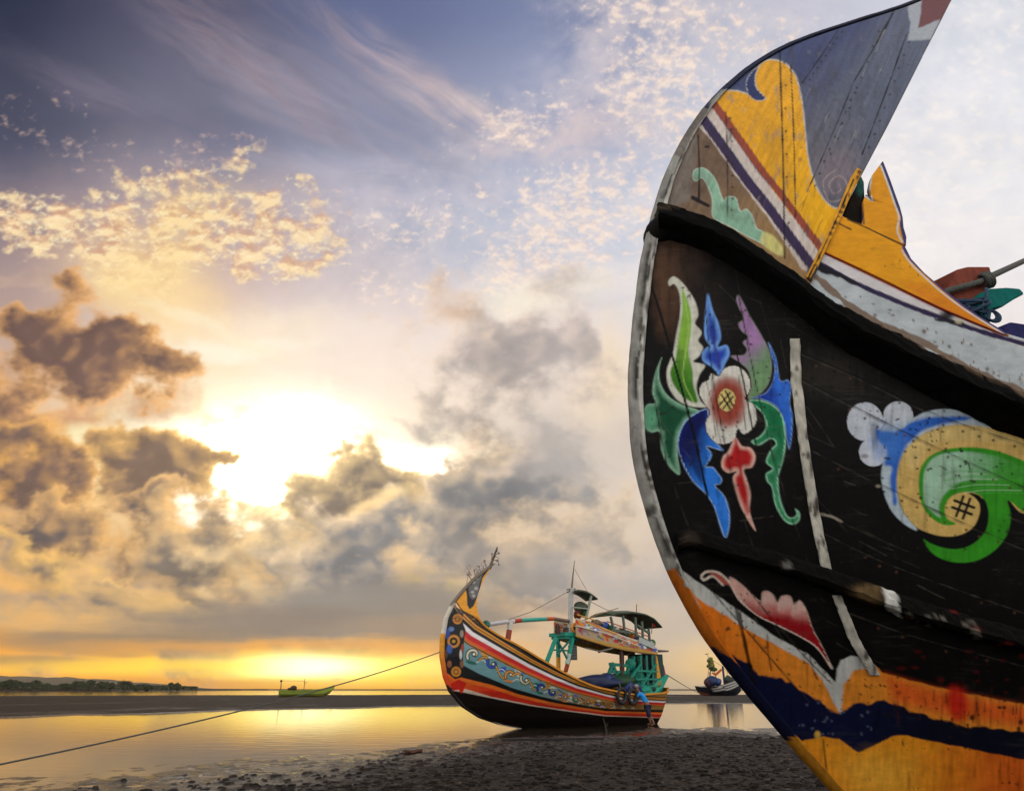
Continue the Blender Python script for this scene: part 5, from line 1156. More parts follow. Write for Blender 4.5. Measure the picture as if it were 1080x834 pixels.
def off(v, dn): return Vector((v.x, v.y-dn, v.z))
S_ = lambda *c: srgb(*c)
def mid_fittings():
    B_ = lambda m, name, par=mid, smooth=False: m.build(name, M_P2, par, smooth, True)
    # tassels and hoops on the crest tip
    m = MB(); m.col(92, 80, 70); a = MP(516, 600); b = MP(524.5, 577); m.tube([a, a+(b-a)*.5, b], [.06, .05, .035], 6)
    for k, (px, py) in enumerate(((521, 588), (519, 592), (523, 582), (517, 596))): m.tube([MP(px, py), MP(px+1.5, py-2, .2*(-1)**k)], .03, 5)
    B_(m, 'crest_spar')
    for px, py, base in ((494.5, 598, (492, 617)), (504, 598, (503, 606)), (509.5, 594.5, (510, 602))):
        m = MB(); m.col(176, 160, 150); c = MP(px, py); m.torus(c, .085, .022, (.3, 1, 0), 14, 5); m.torus(c - Vector((0, 0, .20)), .06, .02, (.3, 1, 0), 12, 5); m.tube([MP(*base), c - Vector((0, 0, .09))], .022, 5); m.tube([c + Vector((-.12, 0, -.32)), c + Vector((-.02, 0, -.12)), c + Vector((.14, 0, -.35))], .03, 5)
        B_(m, 'hoop_ornament')
    m = MB(); m.col(130, 116, 104); m.tube([MP(523, 587), MP(525.5, 588), MP(526, 594)], .012, 5); m.blob(MP(526, 595), (.03, .03, .05)); m.tube([MP(520, 590), MP(518, 598)], .012, 5); m.blob(MP(518, 598), (.03, .03, .05))
    B_(m, 'tassel')
    # boom carried from the bow to the tower
    pts = [(513.5, 658.5), (533, 655.6), (541, 655), (542, 655), (550, 654), (568, 653), (576, 652.6), (584, 652.3), (600, 655)]
    P = [MP(*p) for p in pts]; cols = [(196,190,192), (196,190,192), (214,210,206), (170,60,36), (60,160,140), (60,160,140), (190,80,36), (110,90,76)]
    m = MB()
    for i, c in enumerate(cols): m.col(*c); m.tube([P[i], P[i+1]], .085, 8)
    B_(m, 'boom')
    m = MB(); m.col(206, 198, 186); a = MP(538.4, 654); b = MP(537.2, 664); c = MP(535, 678); m.bar(a, b, .17); m.col(150, 58, 34); m.bar(b, c, .17); B_(m, 'boom_prop')
    m = MB(); m.col(44, 110, 92); m.blob(MP(512.5, 659), (.16, .22, .2), 3); B_(m, 'boom_end', smooth=True)
    # tower
    teal = (24, 140, 118); teald = (20, 112, 98)
    pl = MB(); pl.col(*teal); c = MP(596.5, 669.5); pl.box(c, (1.05, 1.1, .16)); pl.box(c - Vector((0, 0, .14)), (.9, .95, .10)); B_(pl, 'platform')
    for (x0, y0), (x1, y1), n, cc in (((586.5, 672), (576.5, 698), .5, teal), ((604, 672), (598, 700), .5, (170, 190, 176)), ((588.5, 672), (589, 706), -.5, (214, 150, 40)), ((606, 672), (596.5, 708), -.45, (176, 70, 36))):
        m = MB(); a = MP(x0, y0, n); b = MP(x1, y1, n); mdl = a+(b-a)*.62
        m.col(*teal); m.bar(a, mdl, .14); m.col(*cc); m.bar(mdl, b, .14); B_(m, 'leg')
    m = MB(); m.col(*teald); m.bar(MP(582, 685, .5), MP(601, 686, .5), .07); m.bar(MP(587, 673, .5), MP(599, 696, .5), .07); m.bar(MP(603, 673, .5), MP(588, 690, .5), .07); B_(m, 'brace')
    m = MB(); m.col(96, 98, 92); c = MP(604, 688, .3); m.box(c, (.36, .2, .62)); m.col(70, 72, 68)
    for k in range(5): m.box(c + Vector((0, -.11, -.24+.12*k)), (.30, .03, .05))
    B_(m, 'vent_box')
    m = MB(); m.col(178, 176, 170); m.bar(MP(601, 668), MP(602.5, 620), .17); m.col(110, 104, 96); m.tube([MP(602.8, 622), MP(604.6, 603), MP(606, 591)], [.05, .03, .015], 6); m.bar(MP(598, 621.5), MP(607, 621), .06); B_(m, 'mast')
    m = MB(); m.col(70, 78, 66)
    a, b = MP(604, 622.5), MP(624, 631.5); d = (b-a)
    n_ = 9
    V = []
    for i in range(n_):
        t = i/(n_-1); p = a+d*t; z = .10*math.sin(math.pi*t); hw = .42
        V += [off(p, -hw)+Vector((0, 0, z)), off(p, hw)+Vector((0, 0, z)), off(p, hw)+Vector((0, 0, z-.07)), off(p, -hw)+Vector((0, 0, z-.07))]
    m.add(V, [(4*i+j, 4*i+(j+1) % 4, 4*i+4+(j+1) % 4, 4*i+4+j) for i in range(n_-1) for j in range(4)] + [(3, 2, 1, 0), (4*n_-4, 4*n_-3, 4*n_-2, 4*n_-1)]); B_(m, 'lookout_roof')
    m = MB(); m.col(150, 156, 140); m.bar(MP(623.5, 628, .35), MP(618, 653, .35), .09); m.bar(MP(623.5, 628, -.35), MP(618, 653, -.35), .09); m.bar(MP(604, 640, .35), MP(621, 642, .35), .06); m.bar(MP(623, 630, .35), MP(623, 630, -.35), .06); B_(m, 'lookout_frame')
    m = MB(); m.col(60, 66, 50); m.blob(MP(612, 641), (.32, .3, .30), 8, rough=.25); m.col(70, 110, 60); m.blob(MP(616, 646), (.22, .24, .22), 11, rough=.3); m.col(110, 40, 30); m.blob(MP(609, 648), (.2, .2, .22), 12); B_(m, 'lookout_seat', smooth=True)
    m = MB(); m.col(212, 140, 40); m.torus(MP(606.5, 662, .5), .17, .07, (.1, 1, 0), 16, 6); m.col(60, 50, 40); m.blob(MP(606.5, 662, .47), (.08, .05, .08)); B_(m, 'painted_wheel', smooth=True)
    m = MB(); m.col(80, 50, 40)
    for px, py in ((588, 661), (588, 665), (597, 665)): m.blob(MP(px, py, .4), (.12, .12, .16), int(px))
    m.bar(MP(587, 658, .5), MP(588, 669, .5), .06); m.bar(MP(590, 661.5, .5), MP(600, 662, .5), .04); B_(m, 'winch')
    # long painted roof from tower to stern
    U = [(608, 651.5), (622, 655), (640, 663), (660, 671), (680, 677), (693.5, 683)]; Lw = [(608, 671.5), (622, 676), (640, 681.5), (660, 686), (680, 689.5), (694, 690.5)]
    nu = 120
    Uq = resample(U, nu); Lq = resample(Lw, nu); v = np.linspace(0, 1, 20)
    col_c = None
    for sg, nn in ((1, .75),):
        A = np.array([MP(*p, nn) for p in Uq]); Bb = np.array([MP(*p, nn) for p in Lq])
        G = A[None]*(1-v[:, None, None]) + Bb[None]*v[:, None, None]
        PX = Uq[None]*(1-v[:, None, None]) + Lq[None]*v[:, None, None]
        cv = Canvas(PX[..., 0], PX[..., 1], (176, 150, 118)); cv.aa = .5
        cv.fill([(600,668),(640,677.5),(694,687),(694,695),(600,680)], (170,130,60), smooth=False); cv.fill([(600,675),(640,684),(694,690),(694,695),(600,690)], (60,48,36), smooth=False)
        rnd = random.Random(9)
        pal = [(206,70,40), (214,150,44), (60,90,170), (222,216,206), (40,120,80), (196,44,36), (150,60,110), (226,220,210), (212,120,40)]
        for i in range(26):
            x = 607 + i*3.4; y = np.interp(x, [608, 640, 694], [656, 671, 687]); c = pal[i % 9]
            cv.fill([(x, y-3+rnd.uniform(-1, 1)), (x+3, y-1), (x+6, y+2.5), (x+3.5, y+3), (x+.5, y+.8)], c)
        for i in range(34):
            x = rnd.uniform(608, 692); y = np.interp(x, [608, 640, 694], [662, 673, 687]) + rnd.uniform(-4.5, 3.5); c = pal[rnd.randrange(9)]; a_ = rnd.uniform(-.5, 1.0); l = rnd.uniform(2.5, 6)
            cv.line([(x, y), (x+l*.6, y+l*a_*.6-1), (x+l, y+l*a_)], rnd.uniform(.8, 2.0), c)
        cv.spot((628, 664), 3.4, 2.4, (70,100,190), 1, .2); cv.spot((628, 664), 1.6, 1.2, (220,220,226), 1, .2); cv.spot((614, 659), 2.6, 2.6, (214,130,40), 1, .2); cv.spot((650, 676), 3, 2, (190,50,40), 1, .2); cv.spot((668,680), 3.4, 1.8, (206,130,50), 1, .2)
        cv.line([(608, 652.5), (640, 664), (694, 684)], 1.2, (200, 190, 176)); cv.line([(618, 655.5), (650, 668)], 2, (176, 60, 40)); cv.line([(618, 655.5), (650, 668)], .8, (220, 180, 60))
        cv.line([(608, 669), (640, 679), (694, 688.5)], 1.3, (196, 150, 50))
        th = Vector((0, .07, 0)); V = np.concatenate([G.reshape(-1, 3), (G + np.array([0, .07, 0])).reshape(-1, 3)]); k = 20*nu
        C = np.concatenate([cv.out().reshape(-1, 3)]*2)
        rim = np.r_[np.arange(nu), np.arange(1, 20)*nu+nu-1, (19*nu+np.arange(nu-2, -1, -1)), np.arange(18, 0, -1)*nu]; r2 = np.roll(rim, -1)
        F = np.concatenate([grid_faces(20, nu, 0, True), grid_faces(20, nu, k), np.stack([rim, r2, r2+k, rim+k], 1)])
        raw_mesh('roof_side_board', V, F, M_P2, mid, False, C)
        V2 = V + np.array([0, 1.5, 0]); raw_mesh('roof_side_board', V2, F, M_P2, mid, False, C)
    m = MB(); m.col(104, 92, 74)
    for p, q_ in zip(resample(Lw, 14)[:-1], resample(Lw, 14)[1:]):
        a = MP(p[0], p[1]-3.5, 0); b = MP(q_[0], q_[1]-3.5, 0); m.bar(a, b, 1.40, .07)
    B_(m, 'cabin_roof')
    m = MB(); m.col(112, 104, 92); m.tube([MP(617, 683, .8), MP(632, 686.5, .8)], .03, 6); m.tube([MP(632, 687, .8), MP(646, 683.5, .8)], .045, 6); m.blob(MP(632, 687, .8), (.06, .06, .06)); B_(m, 'roof_rail')
    # poles that hold the roof
    for px, y0, y1, n, c in ((655, 684, 718, .6, (74, 46, 36)), (656, 684, 718, -.6, (74, 46, 36)), (690, 690, 722, .7, (60, 80, 66)), (688, 690, 722, -.7, (60, 80, 66))):
        m = MB(); m.col(*c); m.bar(MP(px, y0, n), MP(px+1, y1, n), .13); B_(m, 'roof_post')
    # small shelter on top
    m = MB(); m.col(52, 66, 44)
    Cc = [(633.5, 649), (640, 647), (655, 646.5), (669, 648.5), (678, 653), (686, 661.5)]
    n_ = 24; cc = resample(Cc, n_); V = []
    for i, p in enumerate(cc):
        hw = .78; q0 = MP(p[0], p[1], 0)
        V += [off(q0, -hw), off(q0, -hw*.5)+Vector((0, 0, .10)), off(q0, hw*.5)+Vector((0, 0, .10)), off(q0, hw), off(q0, hw)-Vector((0, 0, .06)), off(q0, -hw)-Vector((0, 0, .06))]
    m.add(V, [(6*i+j, 6*i+(j+1) % 6, 6*i+6+(j+1) % 6, 6*i+6+j) for i in range(n_-1) for j in range(6)] + [tuple(range(6))[::-1], tuple(range(6*n_-6, 6*n_))]); B_(m, 'canopy')
    m = MB(); m.col(90, 100, 88)
    for n in (.7, -.7):
        for a, b in (((644, 650), (648, 667)), ((670, 651), (671, 671)), ((684, 662), (685.5, 680)), ((657, 649), (659, 668)), ((645, 664), (672, 668)), ((672, 659), (685, 668)), ((671, 669), (686, 678)), ((677, 655), (678, 672))): m.bar(MP(*a, n), MP(*b, n), .09)
    B_(m, 'canopy_frame')
    m = MB(); m.col(170, 176, 172); m.bar(MP(674, 674.5, .79), MP(690, 681.5, .79), .04, .26); B_(m, 'shelter_panel')
    m = MB(); m.col(120, 90, 70); m.tube([MP(671, 652), MP(671.5, 637)], .022, 6); B_(m, 'antenna')
    m = MB(); m.col(70, 60, 50); m.blob(MP(665, 648, .2), (.18, .2, .12), 21); m.col(90, 80, 70); m.blob(MP(669, 650, .2), (.12, .14, .14), 24); B_(m, 'roof_bundle', smooth=True)
    # aft deck house in turquoise, net stacks
    m = MB(); m.col(20, 116, 96); 
    for a, b in (((640, 716), (646, 700)), ((646, 700), (652, 716)), ((643, 700), (664, 702)), ((660, 718), (664, 697)), ((664, 697), (670, 716)), ((668, 692), (668, 716)), ((645, 708), (662, 709))):
        for n in (.55, -.5): m.bar(MP(*a, n), MP(*b, n), .13)
    m.blob(MP(646, 701, .5), (.13, .13, .13), 3); m.blob(MP(665, 701, .5), (.26, .2, .30), 4, rough=.2); B_(m, 'winch_frame')
    m = MB(); m.col(22, 132, 108); t0 = MP(675, 691, .3); R2 = random.Random(5)
    foot = [MP(660, 723, .9), MP(668, 726, 1.0), MP(680, 729, 1.1), MP(688, 727, 1.0), MP(690, 722, -.2), MP(676, 718, -.8), MP(662, 718, -.4)]
    rings = []; nn = 28
    for j in range(9):
        t = j/8; ring = []
        for i in range(nn):
            f = i/nn*len(foot); i0 = int(f); p = foot[i0]*(1-(f-i0)) + foot[(i0+1) % len(foot)]*(f-i0)
            k = (t**1.6); w = 1 + .10*math.sin(i*2.4+j) ; q = t0 + (p-t0)*k*w; q.z = t0.z + (p.z-t0.z)*t; q += Vector((.16*math.cos(6.28*i/nn), .16*math.sin(6.28*i/nn), 0))*(1-t); ring.append(q)
        rings.append(ring)
    m.add([v for r in rings for v in r], [(j*nn+i, j*nn+(i+1) % nn, (j+1)*nn+(i+1) % nn, (j+1)*nn+i) for j in range(8) for i in range(nn)] + [tuple(range(nn))[::-1]]); B_(m, 'draped_net', smooth=True)
    m = MB(); m.col(18, 60, 56); c = MP(681, 703, -.1); m.box(c, (1.1, 1.3, 1.15)); B_(m, 'deck_house')
    m = MB(); m.col(16, 24, 22); m.box(MP(683, 702, .58), (.5, .06, .7)); B_(m, 'doorway')
    m = MB(); m.col(212, 146, 36); ap = [MP(689, 690, .72), MP(693, 691, .72), MP(697, 714, .72), MP(692, 717, .72), MP(690.5, 702, .72)]
    m.add([v for v in ap] + [v + Vector((0, .06, 0)) for v in ap], [(4,3,2,1,0), (5,6,7,8,9)] + [(i, (i+1) % 5, (i+1) % 5+5, i+5) for i in range(5)]); B_(m, 'yellow_post_board')
    m = MB(); m.col(150, 40, 36); m.tube([MP(693, 690, .5), MP(697, 697, .5), MP(700, 706, .5), MP(700.5, 714, .5)], .05, 6); m.col(60, 80, 150); m.tube([MP(694.5, 692, .3), MP(699.5, 702, .3), MP(702, 714, .3)], .04, 6); B_(m, 'stern_hoop')
    m = MB(); m.col(26, 150, 122)
    st = [(676, 729), (686, 724), (696, 716), (704, 711.5), (705.5, 713), (701, 722), (696, 733), (688, 735), (678, 734)]
    for n, sg in ((.95, 1),):
        f = [MP(*p, n if p[0] < 695 else n*.75) for p in st]; k = len(f); bq = [Vector((v.x, -v.y if False else v.y+1.55, v.z)) for v in f]
        m.add(f+bq, [tuple(range(k))[::-1], tuple(range(k, 2*k))] + [(i, (i+1) % k, (i+1) % k+k, i+k) for i in range(k)])
    B_(m, 'stern_bulwark')
    m = MB(); m.col(30, 40, 72); m.blob(MP(632, 719, .2), (.95, .85, .34), 31, 26, 16, .17); m.blob(MP(640, 718, .4), (.5, .5, .36), 35, 20, 12, .22); B_(m, 'blue_tarpaulin', smooth=True)
    m = MB(); m.col(26, 62, 36); m.blob(MP(652, 720, .2), (1.25, .95, .42), 33, 22, 12, .14); m.col(34, 80, 44); m.blob(MP(645, 718, .4), (.6, .5, .3), 34, 18, 10, .2); B_(m, 'green_net_heap', smooth=True)
    m = MB(); m.col(28, 44, 100); m.blob(MP(661, 725, .9), (.35, .3, .34), 36); m.blob(MP(672, 726, .95), (.25, .22, .24), 37); B_(m, 'blue_bundle', smooth=True)
mid_fittings()
def mid_rigging():
    B_ = lambda m, name, smooth=False: m.build(name, M_P2, mid, smooth, True)
    def line(name, pts, r=.014, c=(96, 88, 78)):
        m = MB(); m.col(*c); m.tube([MP(*p) for p in pts], r, 5); B_(m, name)
    line('stay', [(602.5, 622), (560, 645), (514, 661)]); line('stay', [(603, 624, .1), (640, 643, .2), (669, 650, .2)]); line('stay', [(606, 600), (622, 628, .3)], .010)
    line('fishing_pole', [(612, 655, .6), (630, 648, .6), (652, 641, .6)], .022, (150, 120, 80)); line('fishing_pole', [(609, 660, .8), (640, 668, .85), (676, 682, .85)], .03, (206, 196, 180))
    line('hand_rail', [(640, 655, .7), (660, 662, .7), (684, 671, .7)], .026, (180, 60, 44)); line('hand_rail', [(609, 648, .6), (622, 652, .6), (640, 659, .6)], .03, (200, 150, 60))
    line('flag_staff', [(687, 668, .5), (688.5, 655, .5)], .02, (110, 100, 90))
    m = MB(); m.col(206, 60, 50); f = [MP(688.5, 655.5, .5), MP(694, 657.5, .5), MP(693, 661, .5), MP(688, 660, .5)]; m.add(f + [v + Vector((0, .012, 0)) for v in f], [(0, 1, 2, 3), (7, 6, 5, 4), (0, 4, 5, 1), (1, 5, 6, 2), (2, 6, 7, 3), (3, 7, 4, 0)]); B_(m, 'pennant')
    rnd = random.Random(13); m = MB()
    pal = [(206,120,40), (214,206,190), (190,50,40), (40,70,140), (60,120,80), (110,90,70)]
    for i in range(26):
        x = 628 + i*2.4; y = np.interp(x, [608, 640, 694], [651, 662, 682]) - rnd.uniform(.5, 3); m.col(*pal[rnd.randrange(6)]); m.blob(MP(x, y, rnd.uniform(-.5, .6)), (rnd.uniform(.12, .28), rnd.uniform(.12, .25), rnd.uniform(.10, .2)), i, 8, 6, .25)
    B_(m, 'roof_gear', True)
    m = MB()
    for i in range(14):
        x = rnd.uniform(640, 694); y = np.interp(x, [640, 694], [721, 725]) - rnd.uniform(-1, 5); m.col(*[(30,90,70), (24,60,50), (150,120,60), (40,60,110), (90,70,50)][rnd.randrange(5)]); m.blob(MP(x, y, rnd.uniform(.2, .9)), (rnd.uniform(.15, .4), rnd.uniform(.15, .3), rnd.uniform(.12, .3)), 50+i, 9, 7, .28)
    B_(m, 'deck_gear', True)
    for k, (px, py, q) in enumerate(((497, 611, (494, 606)), (507, 603, (505, 597)), (513, 598, (511, 591)), (518, 593, (519, 584)), (501, 607.5, (500.5, 601)), (522, 585, (526, 583)), (520, 590, (524.5, 591)))):
        m = MB(); m.col(150, 130, 118); m.tube([MP(px, py), MP(*q)], .022, 5); m.blob(MP(*q), (.055, .04, .055), k, 8, 6, .3); B_(m, 'crest_finial')
    for x in (676, 682, 688):
        m = MB(); m.col(22, 110, 92); m.bar(MP(x, 691, .72), MP(x+1.5, 722, .9), .09); B_(m, 'cabin_stanchion')
    m = MB(); m.col(24, 124, 104); m.bar(MP(672, 707, .85), MP(693, 708, .85), .09); m.bar(MP(670, 716, .9), MP(694, 716, .9), .08); m.bar(MP(660, 722, .95), MP(676, 700, .8), .09); m.bar(MP(676, 724, .95), MP(692, 700, .8), .09); B_(m, 'cabin_rail')
mid_rigging()
# tyre fenders hung on the quarter
M_RUB = mat('tyre_rubber', (.018, .018, .019), .7, scale=30)
for i, (px, py, lab) in enumerate(((655.5, 733.5, 'front one of two black tyres hung on the boat side near the man in blue'), (667, 734.5, 'rear one of two black tyres hung on the boat side touching the man in blue'))):
    q = mq([px], [py], .09)[0]; w = MBO.world(*q); N_ = MBO.normal(q[None])[0]; Nw = MBO.a*N_[0] + MBO.p*N_[1]
    t = empty('tyre_fender', tuple(w), 0); tag(t, lab, 'tyre', 'tyre fenders on the beached boat')
    m = MB(); m.torus((0, 0, 0), .29, .085, (Nw[0], Nw[1], 0), 26, 10); m.build('tyre', M_RUB, t, True)
    m = MB(); m.tube([(0, 0, .26), Vector(tuple(Nw))*-.1 + Vector((0, 0, .55))], .018, 6); m.build('hanging_rope', mat('fender_rope', srgb(120, 110, 90), .9), t)

# ============================================================ man in blue leaning on the boat
def skin_body(name, J, E, root, m, parent, lv=2):
    me = bpy.data.meshes.new(name); me.from_pydata([p for p, _ in J], E, []); o = bpy.data.objects.new(name, me); COL.objects.link(o); o.parent = parent
    s = o.modifiers.new('skin', 'SKIN'); s.use_smooth_shade = True
    for i, (_, r) in enumerate(J):
        r2 = r if hasattr(r, '__len__') else (r, r); me.skin_vertices[0].data[i].radius = r2; me.skin_vertices[0].data[i].use_root = (i == root)
    b = o.modifiers.new('sub', 'SUBSURF'); b.levels = lv; b.render_levels = lv
    dg = bpy.context.evaluated_depsgraph_get(); me2 = bpy.data.meshes.new_from_object(o.evaluated_get(dg)); o.modifiers.clear(); o.data = me2; me2.name = name
    me2.materials.clear(); me2.materials.append(m)
    me2.polygons.foreach_set('use_smooth', np.ones(len(me2.polygons), bool))
    return o
def build_person():
    wl = MBO.world(*mq([676.], [742.])[0]); print('hull at person', wl); PD = wl[1] - .55
    f = at(684, 763, PD); z0 = float(ground_h(np.array([f[0]]), np.array([f[1]]))[0])
    t = empty('person', (f[0], f[1], max(z0, 0)), 0); tag(t, 'man in a bright blue shirt leaning with both hands on the boat stern', 'person')
    sk = mat('skin', srgb(120, 82, 60), .6, scale=20); sh = mat('blue_cotton', srgb(30, 140, 214), .85, var=.3, scale=9); tr = mat('dark_navy_cloth', srgb(34, 40, 66), .9); hr = mat('pale_cap', srgb(150, 140, 120), .9)
    # facing the boat (away and left), bent forward at the waist
    d = Vector((-.62, .25, 0)).normalized(); s = Vector((d.y, -d.x, 0))
    def P(fw, sd, z): v = d*fw + s*sd; return (v.x, v.y, z)
    J = [(P(0, 0, .88), (.14, .11)), (P(.10, 0, 1.08), (.13, .10)), (P(.26, 0, 1.28), (.155, .11)), (P(.33, 0, 1.38), (.075, .07)), (P(.40, 0, 1.46), (.06, .06)), (P(.45, .0, 1.55), (.095, .10)), (P(.47, 0, 1.64), (.085, .09)),
         (P(.26, .17, 1.33), .065), (P(.50, .23, 1.18), .05), (P(.74, .17, 1.16), .036), (P(.82, .15, 1.16), (.045, .022)),
         (P(.26, -.17, 1.33), .065), (P(.48, -.25, 1.16), .05), (P(.72, -.20, 1.12), .036), (P(.80, -.19, 1.12), (.045, .022)),
         (P(-.01, .10, .80), .095), (P(.02, .12, .46), .062), (P(-.08, .13, .08), .042), (P(.08, .14, .035), (.045, .035)),
         (P(-.01, -.10, .80), .095), (P(-.10, -.14, .47), .062), (P(-.30, -.16, .08), .042), (P(-.14, -.17, .035), (.045, .035))]
    E = [(0,1),(1,2),(2,3),(3,4),(4,5),(5,6),(2,7),(7,8),(8,9),(9,10),(2,11),(11,12),(12,13),(13,14),(0,15),(15,16),(16,17),(17,18),(0,19),(19,20),(20,21),(21,22)]
    skin_body('person_body', J, E, 0, sk, t)
    # fingers and face
    for sd, z in ((.15, 1.16), (-.19, 1.12)):
        m = MB()
        for k in range(4): m.tube([P(.82, sd-.03+.02*k, z), P(.875, sd-.033+.022*k, z+.004), P(.90+.008*(k in (1, 2)), sd-.034+.023*k, z-.012)], [.010, .009, .007], 6)
        sg = 1 if sd > 0 else -1; m.tube([P(.79, sd-sg*.035, z), P(.825, sd-sg*.06, z-.005), P(.855, sd-sg*.062, z-.012)], [.012, .010, .008], 6)
        m.build('fingers', sk, t, True)
    m = MB(); m.blob(P(.555, 0, 1.575), (.022, .022, .028), 1); m.build('nose', sk, t, True)
    for sd in (.075, -.075): m = MB(); m.blob(P(.45, sd*1.28, 1.585), (.018, .016, .032), 2); m.build('ear', sk, t, True)
    m = MB(); m.blob(P(.455, 0, 1.655), (.115, .105, .085), 3, 16, 10, .04); m.build('cap', hr, t, True)
    Js = [(P(-.01, 0, .84), (.165, .135)), (P(.09, 0, 1.06), (.155, .125)), (P(.26, 0, 1.28), (.18, .13)), (P(.32, 0, 1.365), (.085, .08)), (P(.26, .18, 1.33), .085), (P(.42, .22, 1.235), .072), (P(.26, -.18, 1.33), .085), (P(.41, -.24, 1.22), .072)]
    skin_body('shirt', Js, [(0,1),(1,2),(2,3),(2,4),(4,5),(2,6),(6,7)], 0, sh, t)
    Jt = [(P(0, 0, .86), (.15, .12)), (P(-.01, .10, .78), .115), (P(.02, .12, .46), .085), (P(0, .125, .34), .08), (P(-.01, -.10, .78), .115), (P(-.10, -.14, .47), .085), (P(-.15, -.145, .36), .08)]
    skin_body('trousers', Jt, [(0,1),(1,2),(2,3),(0,4),(4,5),(5,6)], 0, tr, t)
build_person()
# ============================================================ boats on the far side of the channel
def loft(sections, close=True):
    """sections: list of (x, half breadth at sheer, half breadth at chine, z sheer, z chine, z keel)"""
    m = MB(); rows = []
    for x, b1, b2, z1, z2, z3 in sections: rows.append([(x, -b1, z1), (x, -b2, z2), (x, 0, z3), (x, b2, z2), (x, b1, z1), (x, 0, z1-.12)])
    k = 6; V = [v for r in rows for v in r]; F = [(i*k+j, i*k+(j+1) % k, (i+1)*k+(j+1) % k, (i+1)*k+j) for i in range(len(rows)-1) for j in range(k)]
    F += [tuple(range(k))[::-1], tuple(range((len(rows)-1)*k, len(rows)*k))]
    return V, F
def green_boat():
    D = 165; a = at(295, 727, D); b = at(352.5, 727, D); Lh = (b-a)[0]; k = D/895.0
    z0 = max(.0, float(ground_h(np.array([a[0]+5]), np.array([D]))[0]))
    t = empty('skiff', (a[0], D, z0), 0); tag(t, 'small lime green open boat stranded on the far sandbar under the sun glow', 'boat')
    P2 = M_P2; H = lambda py: (727-py)*D/895.0 + CH - z0
    secs = []
    for f, w, sh in ((0, .75, 727.6), (.12, .95, 727.8), (.35, 1.1, 728.2), (.6, 1.05, 727.4), (.8, .8, 726), (.92, .42, 724), (1.0, .06, 722.2)):
        zs = H(sh); kz = 0 if f < .85 else (f-.85)/.15*zs*.75; secs.append((f*Lh, w, w*.72, zs, zs*.45+kz*.5, kz-.02))
    V, F = loft(secs); C = []
    for x, y, z in V:
        f = x/Lh; zs = np.interp(f, [s[0]/Lh for s in secs], [s[3] for s in secs]); r = z/zs
        C.append(srgb(146, 160, 66) if r > .42 else srgb(90, 44, 22))
    raw_mesh('hull', V, F, P2, t, False, C)
    m = MB(); m.col(150, 160, 60)
    for s1, s2 in zip(secs[:-1], secs[1:]):
        for sg in (1, -1): m.bar((s1[0], sg*s1[1], s1[3]), (s2[0], sg*s2[1], s2[3]), .14, .10)
    m.build('gunwale', P2, t, False, True)
    X = lambda px: (px-295)*D/831.0
    m = MB(); m.col(60, 46, 30); m.tube([(X(296.5), 0, .5), (X(295.6), 0, H(717.5))], .09, 6); m.blob((X(295.6), 0, H(717.8)), (.22, .22, .25)); m.build('stern_pole', P2, t, False, True)
    m = MB(); m.col(80, 64, 40); m.tube([(X(320.5), 0, .5), (X(320.5), 0, H(715.5))], .06, 6); m.bar((X(319), 0, H(719)), (X(324), 0, H(719.3)), .06); m.bar((X(320), 0, H(721)), (X(322.5), 0, H(720.8)), .06); m.build('mast', P2, t, False, True)
    m = MB(); m.col(80, 64, 40); m.tube([(X(296), 0, H(717.6)), (X(320.5), 0, H(717.9))], .03, 5); m.build('stay', P2, t, False, True)
    m = MB(); m.col(54, 40, 22); m.blob((X(309.5), 0, H(725.5)), (.75, .6, .55), 4); m.blob((X(306), 0, H(726.3)), (.5, .5, .3), 5); m.build('engine_cover', P2, t, True, True)
    c = at(288, 735, 158); zz = float(ground_h(np.array([c[0]]), np.array([158.]))[0])
    m = MB(); m.tube([(a[0], D, z0+.9), (c[0]+.8, 160, zz+.55), (c[0], 158, zz+.05)], .04, 5); o = m.build('mooring_rope', bpy.data.materials['old_rope'], None)
    tag(o, 'short thin rope dropping from the lime green skiff stern to the sandbar', 'rope', 'mooring ropes')
green_boat()
